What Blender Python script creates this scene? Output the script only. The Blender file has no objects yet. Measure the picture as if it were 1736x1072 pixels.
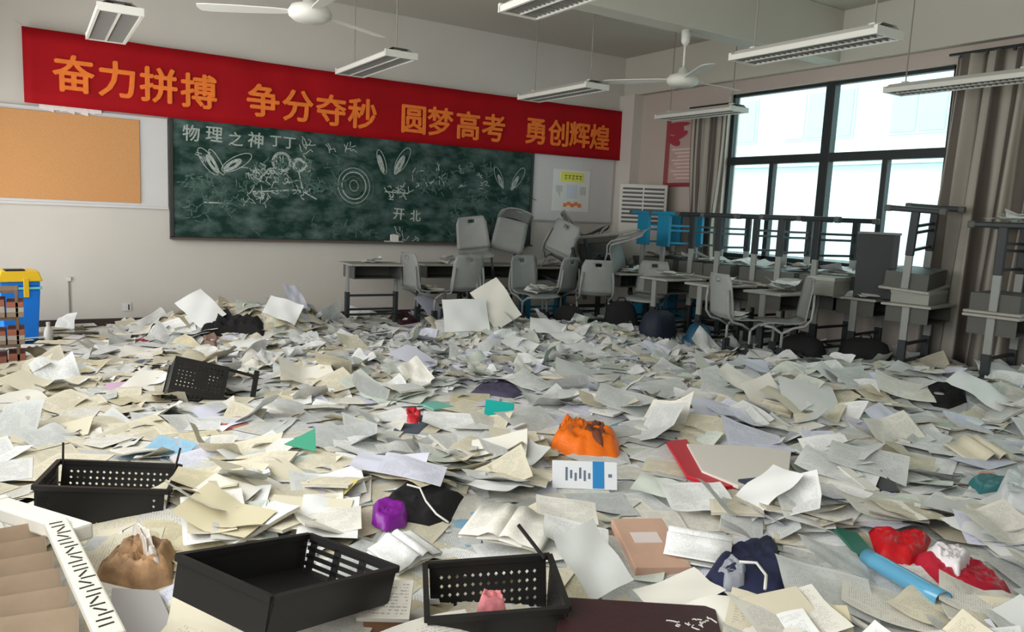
import bpy, math, random
import numpy as np
from mathutils import Vector, Matrix, Euler
from mathutils import noise as mnoise

random.seed(7)
RNG = np.random.default_rng(11)
S = bpy.context.scene
COL = S.collection
PI = math.pi
rad = math.radians

# ------------------------------------------------------------------ camera
CAMZ = 1.30
FPX = 1296.38
RC = np.array([[0.846762537355662, -0.5299792234067616, 0.04599160888865563],
               [-0.03213259754598125, -0.13725264659211087, -0.9900147509903117],
               [0.5309997189320811, 0.8368295727091789, -0.1332500083805769]])
cam_d = bpy.data.cameras.new('camera')
cam_d.sensor_width = 36.0
cam_d.lens = 36.0 * FPX / 1736.0
cam_d.clip_start = 0.02
cam = bpy.data.objects.new('camera', cam_d)
COL.objects.link(cam)
r, u, b = RC[0], -RC[1], -RC[2]
cam.matrix_world = Matrix(((r[0], u[0], b[0], 0), (r[1], u[1], b[1], 0), (r[2], u[2], b[2], CAMZ), (0, 0, 0, 1)))
S.camera = cam

# ------------------------------------------------------------------ world and light
W = bpy.data.worlds.new('sky')
S.world = W
W.use_nodes = True
bg = W.node_tree.nodes['Background']
bg.inputs['Color'].default_value = (0.965, 0.975, 0.965, 1)
bg.inputs['Strength'].default_value = 6.0

S.view_settings.view_transform = 'Standard'
S.view_settings.look = 'None'
S.view_settings.gamma = 1.0
S.view_settings.use_curve_mapping = False
S.view_settings.exposure = -0.08


def portal(name, loc, rot, sx, sy):
    d = bpy.data.lights.new(name, 'AREA')
    d.shape = 'RECTANGLE'
    d.size = sx
    d.size_y = sy
    d.cycles.is_portal = True
    o = bpy.data.objects.new(name, d)
    o.location = loc
    o.rotation_euler = rot
    COL.objects.link(o)


# room numbers, metres
XL, XR, YB, YF, ZC = -0.80, 7.03, -1.60, 8.34, 3.45
WY0, WY1, WZ0, WZ1 = 3.90, 6.53, 0.90, 2.80      # window in view
# portals guide the sky light through the openings the room has
portal('daylight_window_a', (XR + .10, (WY0 + WY1) / 2, 1.85), (0, rad(90), 0), 1.9, 2.6)
portal('daylight_window_b', (XR + .10, 1.45, 1.85), (0, rad(90), 0), 1.9, 2.7)
portal('daylight_corridor_window', (XL - .10, 2.65, 1.9), (0, rad(-90), 0), 2.0, 7.5)
portal('daylight_doorway', (XL - .10, 7.40, 1.08), (0, rad(-90), 0), 2.1, 1.0)


# ------------------------------------------------------------------ picture helpers
def pray(x, y):
    d = RC.T @ np.array([x - 868.0, y - 536.0, FPX])
    return d


def at_z(x, y, z):
    d = pray(x, y)
    t = (z - CAMZ) / d[2]
    return Vector((d[0] * t, d[1] * t, z))


def at_y(x, y, Y):
    d = pray(x, y)
    t = Y / d[1]
    return Vector((d[0] * t, Y, CAMZ + d[2] * t))


def at_x(x, y, X):
    d = pray(x, y)
    t = X / d[0]
    return Vector((X, d[1] * t, CAMZ + d[2] * t))


# ------------------------------------------------------------------ materials
MATS = {}


def mat(name, col, rough=0.7, metal=0.0, var=0.0, scale=8.0, bump=0.0, spec=0.4, trans=0.0, alpha=1.0, stretch=None):
    if name in MATS:
        return MATS[name]
    m = bpy.data.materials.new(name)
    m.use_nodes = True
    nt = m.node_tree
    p = nt.nodes['Principled BSDF']
    p.inputs['Base Color'].default_value = (*col, 1)
    p.inputs['Roughness'].default_value = rough
    p.inputs['Metallic'].default_value = metal
    p.inputs['Specular IOR Level'].default_value = spec
    if trans:
        p.inputs['Transmission Weight'].default_value = trans
    if alpha < 1:
        p.inputs['Alpha'].default_value = alpha
    if var or bump:
        tc = nt.nodes.new('ShaderNodeTexCoord')
        no = nt.nodes.new('ShaderNodeTexNoise')
        no.inputs['Scale'].default_value = scale
        no.inputs['Detail'].default_value = 5
        src = tc.outputs['Object']
        if stretch:
            mp = nt.nodes.new('ShaderNodeMapping')
            mp.inputs['Scale'].default_value = stretch
            nt.links.new(src, mp.inputs['Vector'])
            src = mp.outputs['Vector']
        nt.links.new(src, no.inputs['Vector'])
        if var:
            rp = nt.nodes.new('ShaderNodeValToRGB')
            rp.color_ramp.elements[0].position = 0.3
            rp.color_ramp.elements[1].position = 0.7
            rp.color_ramp.elements[0].color = (*[max(0, c * (1 - var)) for c in col], 1)
            rp.color_ramp.elements[1].color = (*[min(1, c * (1 + var)) for c in col], 1)
            nt.links.new(no.outputs['Fac'], rp.inputs['Fac'])
            nt.links.new(rp.outputs['Color'], p.inputs['Base Color'])
        if bump:
            bp = nt.nodes.new('ShaderNodeBump')
            bp.inputs['Strength'].default_value = bump
            bp.inputs['Distance'].default_value = 0.02
            nt.links.new(no.outputs['Fac'], bp.inputs['Height'])
            nt.links.new(bp.outputs['Normal'], p.inputs['Normal'])
    MATS[name] = m
    return m


def paper_mat(name, col, printed=True, attr=False, lines=44.0, ink=0.30, ink_col=(0.13, 0.13, 0.15)):
    """paper with rows of small print laid out on the sheet's own uv"""
    if name in MATS:
        return MATS[name]
    m = bpy.data.materials.new(name)
    m.use_nodes = True
    nt = m.node_tree
    N, L = nt.nodes, nt.links
    p = N['Principled BSDF']
    p.inputs['Roughness'].default_value = 0.75
    p.inputs['Specular IOR Level'].default_value = 0.25
    if attr:
        a = N.new('ShaderNodeAttribute')
        a.attribute_name = 'tint'
        base = a.outputs['Color']
    else:
        rgb = N.new('ShaderNodeRGB')
        rgb.outputs[0].default_value = (*col, 1)
        base = rgb.outputs[0]
    if printed:
        uv = N.new('ShaderNodeUVMap')
        sep = N.new('ShaderNodeSeparateXYZ')
        L.new(uv.outputs['UV'], sep.inputs[0])

        def math_(op, a_, b_=None):
            n = N.new('ShaderNodeMath')
            n.operation = op
            for i, v in enumerate((a_, b_)):
                if v is None:
                    continue
                if isinstance(v, (int, float)):
                    n.inputs[i].default_value = v
                else:
                    L.new(v, n.inputs[i])
            return n.outputs[0]
        fr = math_('FRACT', math_('MULTIPLY', sep.outputs['Y'], lines))
        row = math_('MULTIPLY', math_('GREATER_THAN', fr, 0.30), math_('LESS_THAN', fr, 0.78))
        # words: stretched noise along the row
        mp = N.new('ShaderNodeMapping')
        mp.inputs['Scale'].default_value = (64.0, lines, 1.0)
        L.new(uv.outputs['UV'], mp.inputs['Vector'])
        wn = N.new('ShaderNodeTexWhiteNoise')
        fl = N.new('ShaderNodeVectorMath')
        fl.operation = 'FLOOR'
        L.new(mp.outputs['Vector'], fl.inputs[0])
        L.new(fl.outputs[0], wn.inputs['Vector'])
        word = math_('GREATER_THAN', wn.outputs['Value'], 0.28)
        no = N.new('ShaderNodeTexNoise')
        no.inputs['Scale'].default_value = 3.5
        L.new(uv.outputs['UV'], no.inputs['Vector'])
        block = math_('GREATER_THAN', no.outputs['Fac'], 0.44)
        mx = math_('MULTIPLY', math_('GREATER_THAN', sep.outputs['X'], 0.07), math_('LESS_THAN', sep.outputs['X'], 0.93))
        my = math_('MULTIPLY', math_('GREATER_THAN', sep.outputs['Y'], 0.06), math_('LESS_THAN', sep.outputs['Y'], 0.94))
        fac = math_('MULTIPLY', math_('MULTIPLY', row, word), math_('MULTIPLY', block, math_('MULTIPLY', mx, my)))
        fac = math_('MULTIPLY', fac, ink)
        mix = N.new('ShaderNodeMix')
        mix.data_type = 'RGBA'
        L.new(fac, mix.inputs['Factor'])
        L.new(base, mix.inputs['A'])
        mix.inputs['B'].default_value = (*ink_col, 1)
        base = mix.outputs['Result']
    L.new(base, p.inputs['Base Color'])
    MATS[name] = m
    return m


def stripe_mat(name, c1, c2, scale, rough=0.85):
    """woven cloth with broad and fine vertical stripes, laid out on the cloth's own uv"""
    m = bpy.data.materials.new(name)
    m.use_nodes = True
    nt = m.node_tree
    N, L = nt.nodes, nt.links
    p = N['Principled BSDF']
    p.inputs['Roughness'].default_value = rough
    p.inputs['Specular IOR Level'].default_value = 0.15
    uv = N.new('ShaderNodeUVMap')
    w = N.new('ShaderNodeTexWave')
    w.wave_type = 'BANDS'
    w.bands_direction = 'X'
    w.inputs['Scale'].default_value = scale
    w.inputs['Distortion'].default_value = 0.4
    L.new(uv.outputs['UV'], w.inputs['Vector'])
    rp = N.new('ShaderNodeValToRGB')
    rp.color_ramp.elements[0].position = 0.35
    rp.color_ramp.elements[1].position = 0.65
    rp.color_ramp.elements[0].color = (*c1, 1)
    rp.color_ramp.elements[1].color = (*c2, 1)
    L.new(w.outputs['Fac'], rp.inputs['Fac'])
    L.new(rp.outputs['Color'], p.inputs['Base Color'])
    MATS[name] = m
    return m


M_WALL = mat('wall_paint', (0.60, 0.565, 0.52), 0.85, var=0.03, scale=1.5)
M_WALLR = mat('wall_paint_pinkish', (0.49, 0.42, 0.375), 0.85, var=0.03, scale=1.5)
M_CEIL = mat('ceiling_paint', (0.52, 0.50, 0.44), 0.9, var=0.02, scale=1.2)
M_FLOOR = mat('terrazzo_floor', (0.42, 0.38, 0.35), 0.5, var=0.15, scale=30)
M_BASE = mat('dark_skirting', (0.045, 0.030, 0.026), 0.6)
M_PANEL = mat('white_panel', (0.64, 0.63, 0.63), 0.6, var=0.02, scale=3)
M_CORK = mat('cork', (0.60, 0.30, 0.12), 0.9, var=0.10, scale=120)
M_RED = mat('banner_red_cloth', (0.36, 0.003, 0.008), 0.75, var=0.08, scale=3, spec=0.2)
M_ORANGE = mat('banner_orange_paint', (0.86, 0.20, 0.025), 0.7, var=0.10, scale=14)
M_WHITE = mat('white_enamel', (0.66, 0.65, 0.60), 0.45)
M_GREYREF = mat('grey_reflector', (0.17, 0.165, 0.15), 0.5, metal=0.2)
M_LOUV = mat('louvre_grey', (0.27, 0.26, 0.24), 0.5)
M_ROD = mat('rod_grey', (0.30, 0.28, 0.25), 0.5, metal=0.3)
M_BLACKF = mat('dark_aluminium', (0.020, 0.026, 0.028), 0.45)
M_DARK = mat('dark_grey_steel', (0.018, 0.024, 0.026), 0.5)
M_LIGHTST = mat('light_grey_steel', (0.26, 0.27, 0.255), 0.45)
M_TOP = mat('desk_laminate', (0.36, 0.35, 0.31), 0.5, var=0.06, scale=20)
M_DRAWER = mat('grey_drawer', (0.09, 0.09, 0.08), 0.6, var=0.05, scale=10)
M_BLUEST = mat('teal_blue_steel', (0.012, 0.21, 0.36), 0.45)
M_SHELL = mat('grey_plastic_shell', (0.25, 0.26, 0.25), 0.5, var=0.05, scale=10)
M_BLK = mat('black_plastic', (0.012, 0.011, 0.011), 0.42)
M_BLKF = mat('black_fabric', (0.010, 0.009, 0.010), 0.9, bump=0.3, scale=40)
M_CHALK = mat('chalk', (0.40, 0.45, 0.42), 0.95, var=0.35, scale=60)
M_CHALKD = mat('faint_chalk', (0.085, 0.15, 0.13), 0.95, var=0.4, scale=60)

# blackboard: green enamel with wiped chalk dust
mb_ = bpy.data.materials.new('blackboard_green')
mb_.use_nodes = True
_nt = mb_.node_tree
_p = _nt.nodes['Principled BSDF']
_p.inputs['Roughness'].default_value = 0.6
_p.inputs['Specular IOR Level'].default_value = 0.25
_tc = _nt.nodes.new('ShaderNodeTexCoord')
_mp = _nt.nodes.new('ShaderNodeMapping')
_mp.inputs['Scale'].default_value = (1.2, 1.0, 2.2)
_no = _nt.nodes.new('ShaderNodeTexNoise')
_no.inputs['Scale'].default_value = 3.4
_no.inputs['Detail'].default_value = 8
_no.inputs['Roughness'].default_value = 0.62
_rp = _nt.nodes.new('ShaderNodeValToRGB')
_rp.color_ramp.elements[0].position = 0.42
_rp.color_ramp.elements[0].color = (0.005, 0.032, 0.024, 1)
_rp.color_ramp.elements[1].position = 0.74
_rp.color_ramp.elements[1].color = (0.11, 0.165, 0.155, 1)
_nt.links.new(_tc.outputs['Object'], _mp.inputs['Vector'])
_nt.links.new(_mp.outputs['Vector'], _no.inputs['Vector'])
_nt.links.new(_no.outputs['Fac'], _rp.inputs['Fac'])
_nt.links.new(_rp.outputs['Color'], _p.inputs['Base Color'])
MATS['board'] = mb_

# tinted window glass, thin pane
gm = bpy.data.materials.new('tinted_window_glass')
gm.use_nodes = True
_nt = gm.node_tree
for n in list(_nt.nodes):
    _nt.nodes.remove(n)
_o = _nt.nodes.new('ShaderNodeOutputMaterial')
_t = _nt.nodes.new('ShaderNodeBsdfTransparent')
_t.inputs['Color'].default_value = (0.80, 0.93, 0.93, 1)
_g = _nt.nodes.new('ShaderNodeBsdfGlossy')
_g.inputs['Roughness'].default_value = 0.05
_mx = _nt.nodes.new('ShaderNodeMixShader')
_mx.inputs[0].default_value = 0.05
_nt.links.new(_t.outputs[0], _mx.inputs[1])
_nt.links.new(_g.outputs[0], _mx.inputs[2])
_nt.links.new(_mx.outputs[0], _o.inputs['Surface'])
MATS['glass'] = gm


# ------------------------------------------------------------------ mesh helpers
def link(o, parent=None):
    COL.objects.link(o)
    if parent is not None:
        o.parent = parent
    return o


def tag(o, label=None, cat=None, group=None, kind=None):
    if label:
        o['label'] = label
    if cat:
        o['category'] = cat
    if group:
        o['group'] = group
    if kind:
        o['kind'] = kind
    return o


def empty(name, loc, rz=0.0, label=None, cat=None, group=None, rot=None):
    o = bpy.data.objects.new(name, None)
    o.empty_display_size = 0.05
    o.location = loc
    o.rotation_euler = rot if rot is not None else (0, 0, rz)
    link(o)
    return tag(o, label, cat, group)


class MB:
    def __init__(self):
        self.v, self.f, self.uv = [], [], None

    def add(self, vs, fs):
        n = len(self.v)
        self.v += [tuple(v) for v in vs]
        self.f += [tuple(i + n for i in f) for f in fs]
        return self

    def box(self, c, s, rot=None, taper=1.0):
        hx, hy, hz = s[0] / 2, s[1] / 2, s[2] / 2
        vs = []
        for z, k in ((-hz, 1.0), (hz, taper)):
            for x, y in ((-hx, -hy), (hx, -hy), (hx, hy), (-hx, hy)):
                v = Vector((x * k, y * k, z))
                if rot is not None:
                    v = rot @ v
                vs.append(v + Vector(c))
        self.add(vs, [(3, 2, 1, 0), (4, 5, 6, 7), (0, 1, 5, 4), (1, 2, 6, 5), (2, 3, 7, 6), (3, 0, 4, 7)])
        return self

    def bx(self, x0, x1, y0, y1, z0, z1):
        return self.box(((x0 + x1) / 2, (y0 + y1) / 2, (z0 + z1) / 2), (abs(x1 - x0), abs(y1 - y0), abs(z1 - z0)))

    def bar(self, p, q, w, h, up=(0, 0, 1)):
        """box section bar from p to q"""
        p, q = Vector(p), Vector(q)
        d = (q - p)
        L = d.length
        d.normalize()
        upv = Vector(up)
        if abs(d.dot(upv)) > 0.97:
            upv = Vector((0, 1, 0))
        s = d.cross(upv).normalized()
        t = s.cross(d)
        R = Matrix((s, d, t)).transposed()
        return self.box((p + q) / 2, (w, L, h), R)

    def tube(self, pts, rr, n=8, caps=True):
        pts = [Vector(p) for p in pts]
        rings = []
        prev = None
        for i, p in enumerate(pts):
            d = (pts[min(i + 1, len(pts) - 1)] - pts[max(i - 1, 0)]).normalized()
            if prev is None:
                a = Vector((0, 0, 1)) if abs(d.z) < 0.9 else Vector((1, 0, 0))
                s = d.cross(a).normalized()
            else:
                s = (prev - d * prev.dot(d)).normalized()
            prev = s
            t = d.cross(s)
            rad_ = rr[i] if isinstance(rr, (list, tuple)) else rr
            rings.append([p + (s * math.cos(2 * PI * k / n) + t * math.sin(2 * PI * k / n)) * rad_ for k in range(n)])
        vs = [v for rg in rings for v in rg]
        fs = []
        for i in range(len(pts) - 1):
            for k in range(n):
                a, b_ = i * n + k, i * n + (k + 1) % n
                fs.append((a, b_, b_ + n, a + n))
        if caps:
            fs.append(tuple(range(n))[::-1])
            fs.append(tuple((len(pts) - 1) * n + k for k in range(n)))
        return self.add(vs, fs)

    def lathe(self, prof, c=(0, 0, 0), n=20, sx=1.0, sy=1.0):
        vs = []
        for rr, z in prof:
            for k in range(n):
                a = 2 * PI * k / n
                vs.append((c[0] + rr * math.cos(a) * sx, c[1] + rr * math.sin(a) * sy, c[2] + z))
        fs = []
        for i in range(len(prof) - 1):
            for k in range(n):
                a, b_ = i * n + k, i * n + (k + 1) % n
                fs.append((a, b_, b_ + n, a + n))
        fs.append(tuple(range(n))[::-1])
        fs.append(tuple((len(prof) - 1) * n + k for k in range(n)))
        return self.add(vs, fs)

    def grid(self, fn, nu, nv, uv=True):
        """surface from fn(u,v), u,v in 0..1"""
        n = len(self.v)
        vs = [fn(i / nu, j / nv) for j in range(nv + 1) for i in range(nu + 1)]
        fs = [(j * (nu + 1) + i, j * (nu + 1) + i + 1, (j + 1) * (nu + 1) + i + 1, (j + 1) * (nu + 1) + i)
              for j in range(nv) for i in range(nu)]
        if uv:
            if self.uv is None:
                self.uv = [(0.0, 0.0)] * n
            self.uv += [(i / nu, j / nv) for j in range(nv + 1) for i in range(nu + 1)]
        return self.add(vs, fs)

    def mesh(self, name, material, smooth=False):
        me = bpy.data.meshes.new(name)
        me.from_pydata(self.v, [], self.f)
        if material is not None:
            me.materials.append(material)
        if self.uv is not None:
            self.uv += [(0.0, 0.0)] * (len(self.v) - len(self.uv))
            lay = me.uv_layers.new(name='UVMap')
            idx = np.empty(len(me.loops), dtype=np.int32)
            me.loops.foreach_get('vertex_index', idx)
            lay.data.foreach_set('uv', np.array(self.uv, dtype=np.float32)[idx].ravel())
        if smooth:
            me.polygons.foreach_set('use_smooth', [True] * len(me.polygons))
        me.update()
        return me

    def build(self, name, material, parent=None, smooth=False, bevel=0.0, solid=0.0, loc=None, subsurf=0):
        o = bpy.data.objects.new(name, self.mesh(name, material, smooth))
        if loc is not None:
            o.location = loc
        if solid:
            md = o.modifiers.new('solid', 'SOLIDIFY')
            md.thickness = solid
            md.offset = 0
        if subsurf:
            md = o.modifiers.new('sub', 'SUBSURF')
            md.levels = subsurf
            md.render_levels = subsurf
        if bevel:
            md = o.modifiers.new('bevel', 'BEVEL')
            md.width = bevel
            md.segments = 2
            md.limit_method = 'ANGLE'
        return link(o, parent)


def dup(root, loc=None, rot=None, label=None, group=None):
    c = root.copy()
    COL.objects.link(c)
    if loc is not None:
        c.location = loc
    if rot is not None:
        c.rotation_euler = rot
    if label:
        c['label'] = label
    if group:
        c['group'] = group
    for ch in list(root.children):
        k = ch.copy()
        COL.objects.link(k)
        k.parent = c
        for g in list(ch.children):
            q = g.copy()
            COL.objects.link(q)
            q.parent = k
    return c


def struct(name, mb, material, parent=None, **k):
    o = mb.build(name, material, parent, **k)
    if parent is None:
        o['kind'] = 'structure'
    return o


def text_part(name, body, size, material, parent, mtx, offset=0.0, ext=0.001, bold=0.0):
    cu = bpy.data.curves.new(name, 'FONT')
    cu.body = body
    cu.size = size
    cu.align_x = 'CENTER'
    cu.align_y = 'CENTER'
    cu.offset = offset
    cu.extrude = ext
    cu.resolution_u = 3
    o = bpy.data.objects.new(name + '_tmp', cu)
    COL.objects.link(o)
    bpy.context.view_layer.update()
    me = bpy.data.meshes.new_from_object(o.evaluated_get(bpy.context.evaluated_depsgraph_get()))
    bpy.data.objects.remove(o)
    # centre the glyphs on their own outline
    n = len(me.vertices)
    co = np.empty(n * 3, dtype=np.float32)
    me.vertices.foreach_get('co', co)
    co = co.reshape(-1, 3)
    mid = (co.min(0) + co.max(0)) / 2
    co[:, :2] -= mid[:2]
    me.vertices.foreach_set('co', co.ravel())
    if bold:
        fs = [tuple(p_.vertices) for p_ in me.polygons]
        mb = MB()
        for q_, (dx, dy) in enumerate(((-1, 0), (1, 0), (0, -.8), (0, .8), (.6, .6), (-.6, -.6))):
            mb.add([(c_[0] + dx * bold, c_[1] + dy * bold, c_[2] * (1 + .12 * q_) + .0003 * q_) for c_ in co], fs)
        me = mb.mesh(name, material)
    me.name = name
    me.materials.clear()
    me.materials.append(material)
    q = bpy.data.objects.new(name, me)
    q.matrix_local = mtx
    link(q, parent)
    q.matrix_local = mtx
    return q


FRONTM = Matrix(((1, 0, 0, 0), (0, 0, -1, 0), (0, 1, 0, 0), (0, 0, 0, 1)))   # text plane facing -Y
RIGHTM = Matrix(((0, 0, -1, 0), (-1, 0, 0, 0), (0, 1, 0, 0), (0, 0, 0, 1)))  # text plane facing -X


def ribbon(mb, pts, w, fy):
    """flat chalk stroke in the XZ plane at y = fy"""
    for (x0, z0), (x1, z1) in zip(pts[:-1], pts[1:]):
        dx, dz = x1 - x0, z1 - z0
        L = math.hypot(dx, dz) or 1e-6
        nx, nz = -dz / L * w / 2, dx / L * w / 2
        f2 = fy - .0001 * (len(mb.v) // 4 % 37)
        mb.add([(x0 + nx, f2, z0 + nz), (x0 - nx, f2, z0 - nz), (x1 - nx, f2, z1 - nz), (x1 + nx, f2, z1 + nz)], [(0, 1, 2, 3)])


# ================================================================== STRUCTURE
struct('floor', MB().bx(XL - .2, XR + .2, YB - .2, YF + .2, -.12, 0), M_FLOOR)
struct('ceiling', MB().bx(XL - .2, XR + .2, YB - .2, YF + .2, ZC, ZC + .15), M_CEIL)
struct('wall_front', MB().bx(XL - .2, XR + .2, YF, YF + .2, 0, ZC), M_WALL)
struct('wall_back', MB().bx(XL - .2, XR + .2, YB - .2, YB, 0, ZC), M_WALL)
# right wall with two window openings
B0, B1 = 0.10, 2.80
wr = MB()
wr.bx(XR, XR + .2, YB, YF, 0, WZ0)
wr.bx(XR, XR + .2, YB, YF, WZ1, ZC)
wr.bx(XR, XR + .2, WY1, YF, WZ0, WZ1)
wr.bx(XR, XR + .2, B1, WY0, WZ0, WZ1)
wr.bx(XR, XR + .2, YB, B0, WZ0, WZ1)
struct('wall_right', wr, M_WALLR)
# left wall with corridor windows and the open doorway
wl = MB()
LZ0, LZ1, LY0, LY1 = 0.95, 2.90, -1.1, 6.4
wl.bx(XL - .2, XL, YB, 6.9, 0, LZ0)
wl.bx(XL - .2, XL, YB, 6.9, LZ1, ZC)
wl.bx(XL - .2, XL, LY1, 6.9, LZ0, LZ1)
wl.bx(XL - .2, XL, YB, LY0, LZ0, LZ1)
wl.bx(XL - .2, XL, 6.9, 7.9, 2.15, ZC)
wl.bx(XL - .2, XL, 7.9, YF, 0, ZC)
struct('wall_left', wl, M_WALL)
struct('baseboard_front', MB().bx(XL, XR, YF - .015, YF, 0, .10), M_BASE)
struct('baseboard_right', MB().bx(XR - .015, XR, YB, YF, 0, .10), M_BASE)
# beams
struct('ceiling_beam', MB().bx(XL, XR, 5.02, 5.24, 2.95, ZC), M_CEIL, bevel=.008)
o = struct('ceiling_beam_window', MB().bx(XR - .10, XR, YB, YF, 2.94, ZC), M_CEIL, bevel=.008)
struct('column_corner', MB().bx(XR - .16, XR, YF - .30, YF, 0, 2.94), M_WALL)


def window(idx, y0, y1, z0, z1, mull, subs, ztr):
    root = empty('window_%d' % idx, (XR + .09, (y0 + y1) / 2, z0))
    root['kind'] = 'structure'
    cy = (y0 + y1) / 2

    def P(ya, yb, za, zb, name='window_frame', d=.07):
        MB().bx(-d / 2, d / 2, ya - cy, yb - cy, za - z0, zb - z0).build(name, M_BLACKF, root, bevel=.004)
    t = .05
    P(y0, y1, z0, z0 + t)
    P(y0, y1, z1 - .035, z1)
    P(y0, y0 + t, z0, z1)
    P(y1 - t, y1, z0, z1)
    P(mull - .055, mull + .055, z0, z1, 'mullion', .09)
    P(y0, y1, ztr - .045, ztr + .045, 'transom', .085)
    for s in subs:
        P(s - .03, s + .03, z0, ztr, 'sash_bar')
    cuts = [y0 + t] + sorted(list(subs) + [mull]) + [y1 - t]
    for a, b2 in zip(cuts[:-1], cuts[1:]):
        MB().bx(-.003, .003, a - cy, b2 - cy, z0 + t - z0, ztr - z0).build('window_pane', MATS['glass'], root)
    for a, b2 in ((y0 + t, mull), (mull, y1 - t)):
        MB().bx(-.003, .003, a - cy, b2 - cy, ztr - z0, z1 - .03 - z0).build('window_pane', MATS['glass'], root)
    MB().bx(-.13, -.03, y0 - cy, y1 - cy, -.03, .0).build('window_sill', M_BLACKF, root)
    return root


window(1, WY0, WY1, WZ0, WZ1, 5.20, (5.88, 4.52), 2.03)
window(2, B0, B1, WZ0, WZ1, 1.45, (2.1, 0.8), 2.03)
# door frame in the left wall
df = MB()
df.bx(XL - .2, XL + .01, 6.86, 6.92, 0, 2.18)
df.bx(XL - .2, XL + .01, 7.88, 7.94, 0, 2.18)
df.bx(XL - .2, XL + .01, 6.86, 7.94, 2.13, 2.18)
struct('door_1', df, mat('brown_door_frame', (0.20, 0.12, 0.08), .5))

# outside: ground, and the block across the yard
struct('yard_ground', MB().bx(XR + .3, 40, -20, 40, -3.2, -3.0), mat('yard_paving', (0.5, 0.5, 0.48), .9))
M_FAC = mat('facade_white', (0.54, 0.56, 0.56), .8, var=.03, scale=.5)
M_FACB = mat('facade_band', (0.40, 0.46, 0.48), .8)
M_FACG = mat('facade_glass', (0.30, 0.42, 0.45), .3)
bld = empty('school_building', (19, 14, -3), 0, 'white school block with bands of pale windows across the yard', 'building')
MB().bx(0, 6, -26, 26, 0, 12.4).build('wall', M_FAC, bld)
for zz in (3.05, 6.0, 9.6):
    MB().bx(-.35, 0, -26, 26, zz, zz + .22).build('floor_band', M_FACB, bld)
for zz, hh in ((6.75, 1.35), (10.3, 1.3)):
    for k in range(15):
        yy = -24 + k * 3.3
        w_ = MB().bx(-.06, .02, yy, yy + 2.3, zz, zz + hh).build('window', M_FACB, bld)
        for q in range(3):
            MB().bx(-.085, -.05, yy + .06 + q * .75, yy + .06 + q * .75 + .66, zz + .06, zz + hh - .06).build('pane', M_FACG if (k + q) % 3 else M_FACB, w_)
MB().bx(-1.6, 0, -26, 26, 3.5, 4.55).build('walkway_parapet', mat('parapet_blue_grey', (0.42, 0.48, 0.51), .7), bld)
for k in range(4):
    MB().bx(-1.66, -1.60, -26, 26, 2.6 + .2 * k, 2.66 + .2 * k).build('railing_bar', M_FACB, bld)

# ================================================================== FRONT WALL THINGS
# cork board with white surround
cb = empty('bulletin_board', (0.26, YF - .001, 1.20), 0, 'orange cork bulletin board in a white surround left of the blackboard', 'bulletin board')
MB().bx(-.92, .92, -.02, 0, 0, .86).build('backing_panel', M_PANEL, cb, bevel=.003)
MB().bx(-.90, .67, -.035, -.02, .03, .82).build('cork', M_CORK, cb, bevel=.003)
MB().bx(-.92, .92, -.03, 0, -.02, 0).build('ledge', M_PANEL, cb)

pb = empty('white_wall_panel', (6.20, YF, 1.235), 0, 'plain white wall panel between blackboard and room corner', 'panel')
MB().bx(-.70, .62, -.02, 0, 0, .86).build('face', M_PANEL, pb, bevel=.003)
MB().bx(-.70, .62, -.03, 0, -.02, 0).build('ledge', mat('panel_edge_grey', (.42, .42, .42), .6), pb)

# blackboard
BX0, BX1, BZ0, BZ1 = 1.19, 5.49, 0.885, 2.10
bb = empty('blackboard', ((BX0 + BX1) / 2, YF, BZ0), 0, 'dark green blackboard covered in chalk scribbles under the red banner', 'blackboard')
bw, bh = (BX1 - BX0) / 2, BZ1 - BZ0
MB().bx(-bw, bw, -.035, 0, 0, bh).build('board_face', MATS['board'], bb)
for q, (a, c, z0, z1) in enumerate(((-bw, -bw + .035, 0, bh), (bw - .03, bw, 0, bh), (-bw, bw, bh - .03, bh), (-bw, bw, 0, .03))):
    MB().bx(a, c, -.05, 0, z0, z1).build('board_frame', mat('board_frame_dark', (0.035, 0.035, 0.033), .5), bb, bevel=.003)
MB().bx(-bw, bw, -.10, -.05, 0, .022).build('chalk_tray', mat('chalk_tray_brown', (0.10, 0.075, 0.065), .6), bb, bevel=.003)
FY = -.0375


def bpos(px, py):
    p = at_y(px, py, YF)
    return (p.x - (BX0 + BX1) / 2, p.z - BZ0)


def chalk_text(body, px, py, size, m=M_CHALK, off=0.0):
    x, z = bpos(px, py)
    text_part('chalk_writing', body, size, m, bb, Matrix.Translation((x, FY, z)) @ FRONTM @ Matrix.Rotation(rad(random.uniform(-4, 4)), 4, 'Z'), off, 0.0006, .0022)


for ch, px, py, sz in (('物', 323, 226, .17), ('理', 362, 228, .17), ('之', 398, 236, .15), ('神', 432, 238, .17), ('丁', 466, 240, .13), ('丁', 489, 243, .14),
                       ('开', 674, 363, .15), ('北', 702, 366, .14)):
    chalk_text(ch, px, py, sz)


def ell(px, py, a, b_, ang, w, m_, turns=1.0, n=28, fill=0):
    x, z = bpos(px, py)
    mb = MB()
    for q in range(1 + fill):
        k = 1 - q * .16
        pts = []
        for i in range(n + 1):
            t = 2 * PI * turns * i / n
            ex, ez = a * k * math.cos(t), b_ * k * math.sin(t)
            ca, sa = math.cos(ang), math.sin(ang)
            pts.append((x + ex * ca - ez * sa, z + ex * sa + ez * ca))
        ribbon(mb, pts, w, FY)
    mb.build('chalk_drawing', m_, bb)


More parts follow.
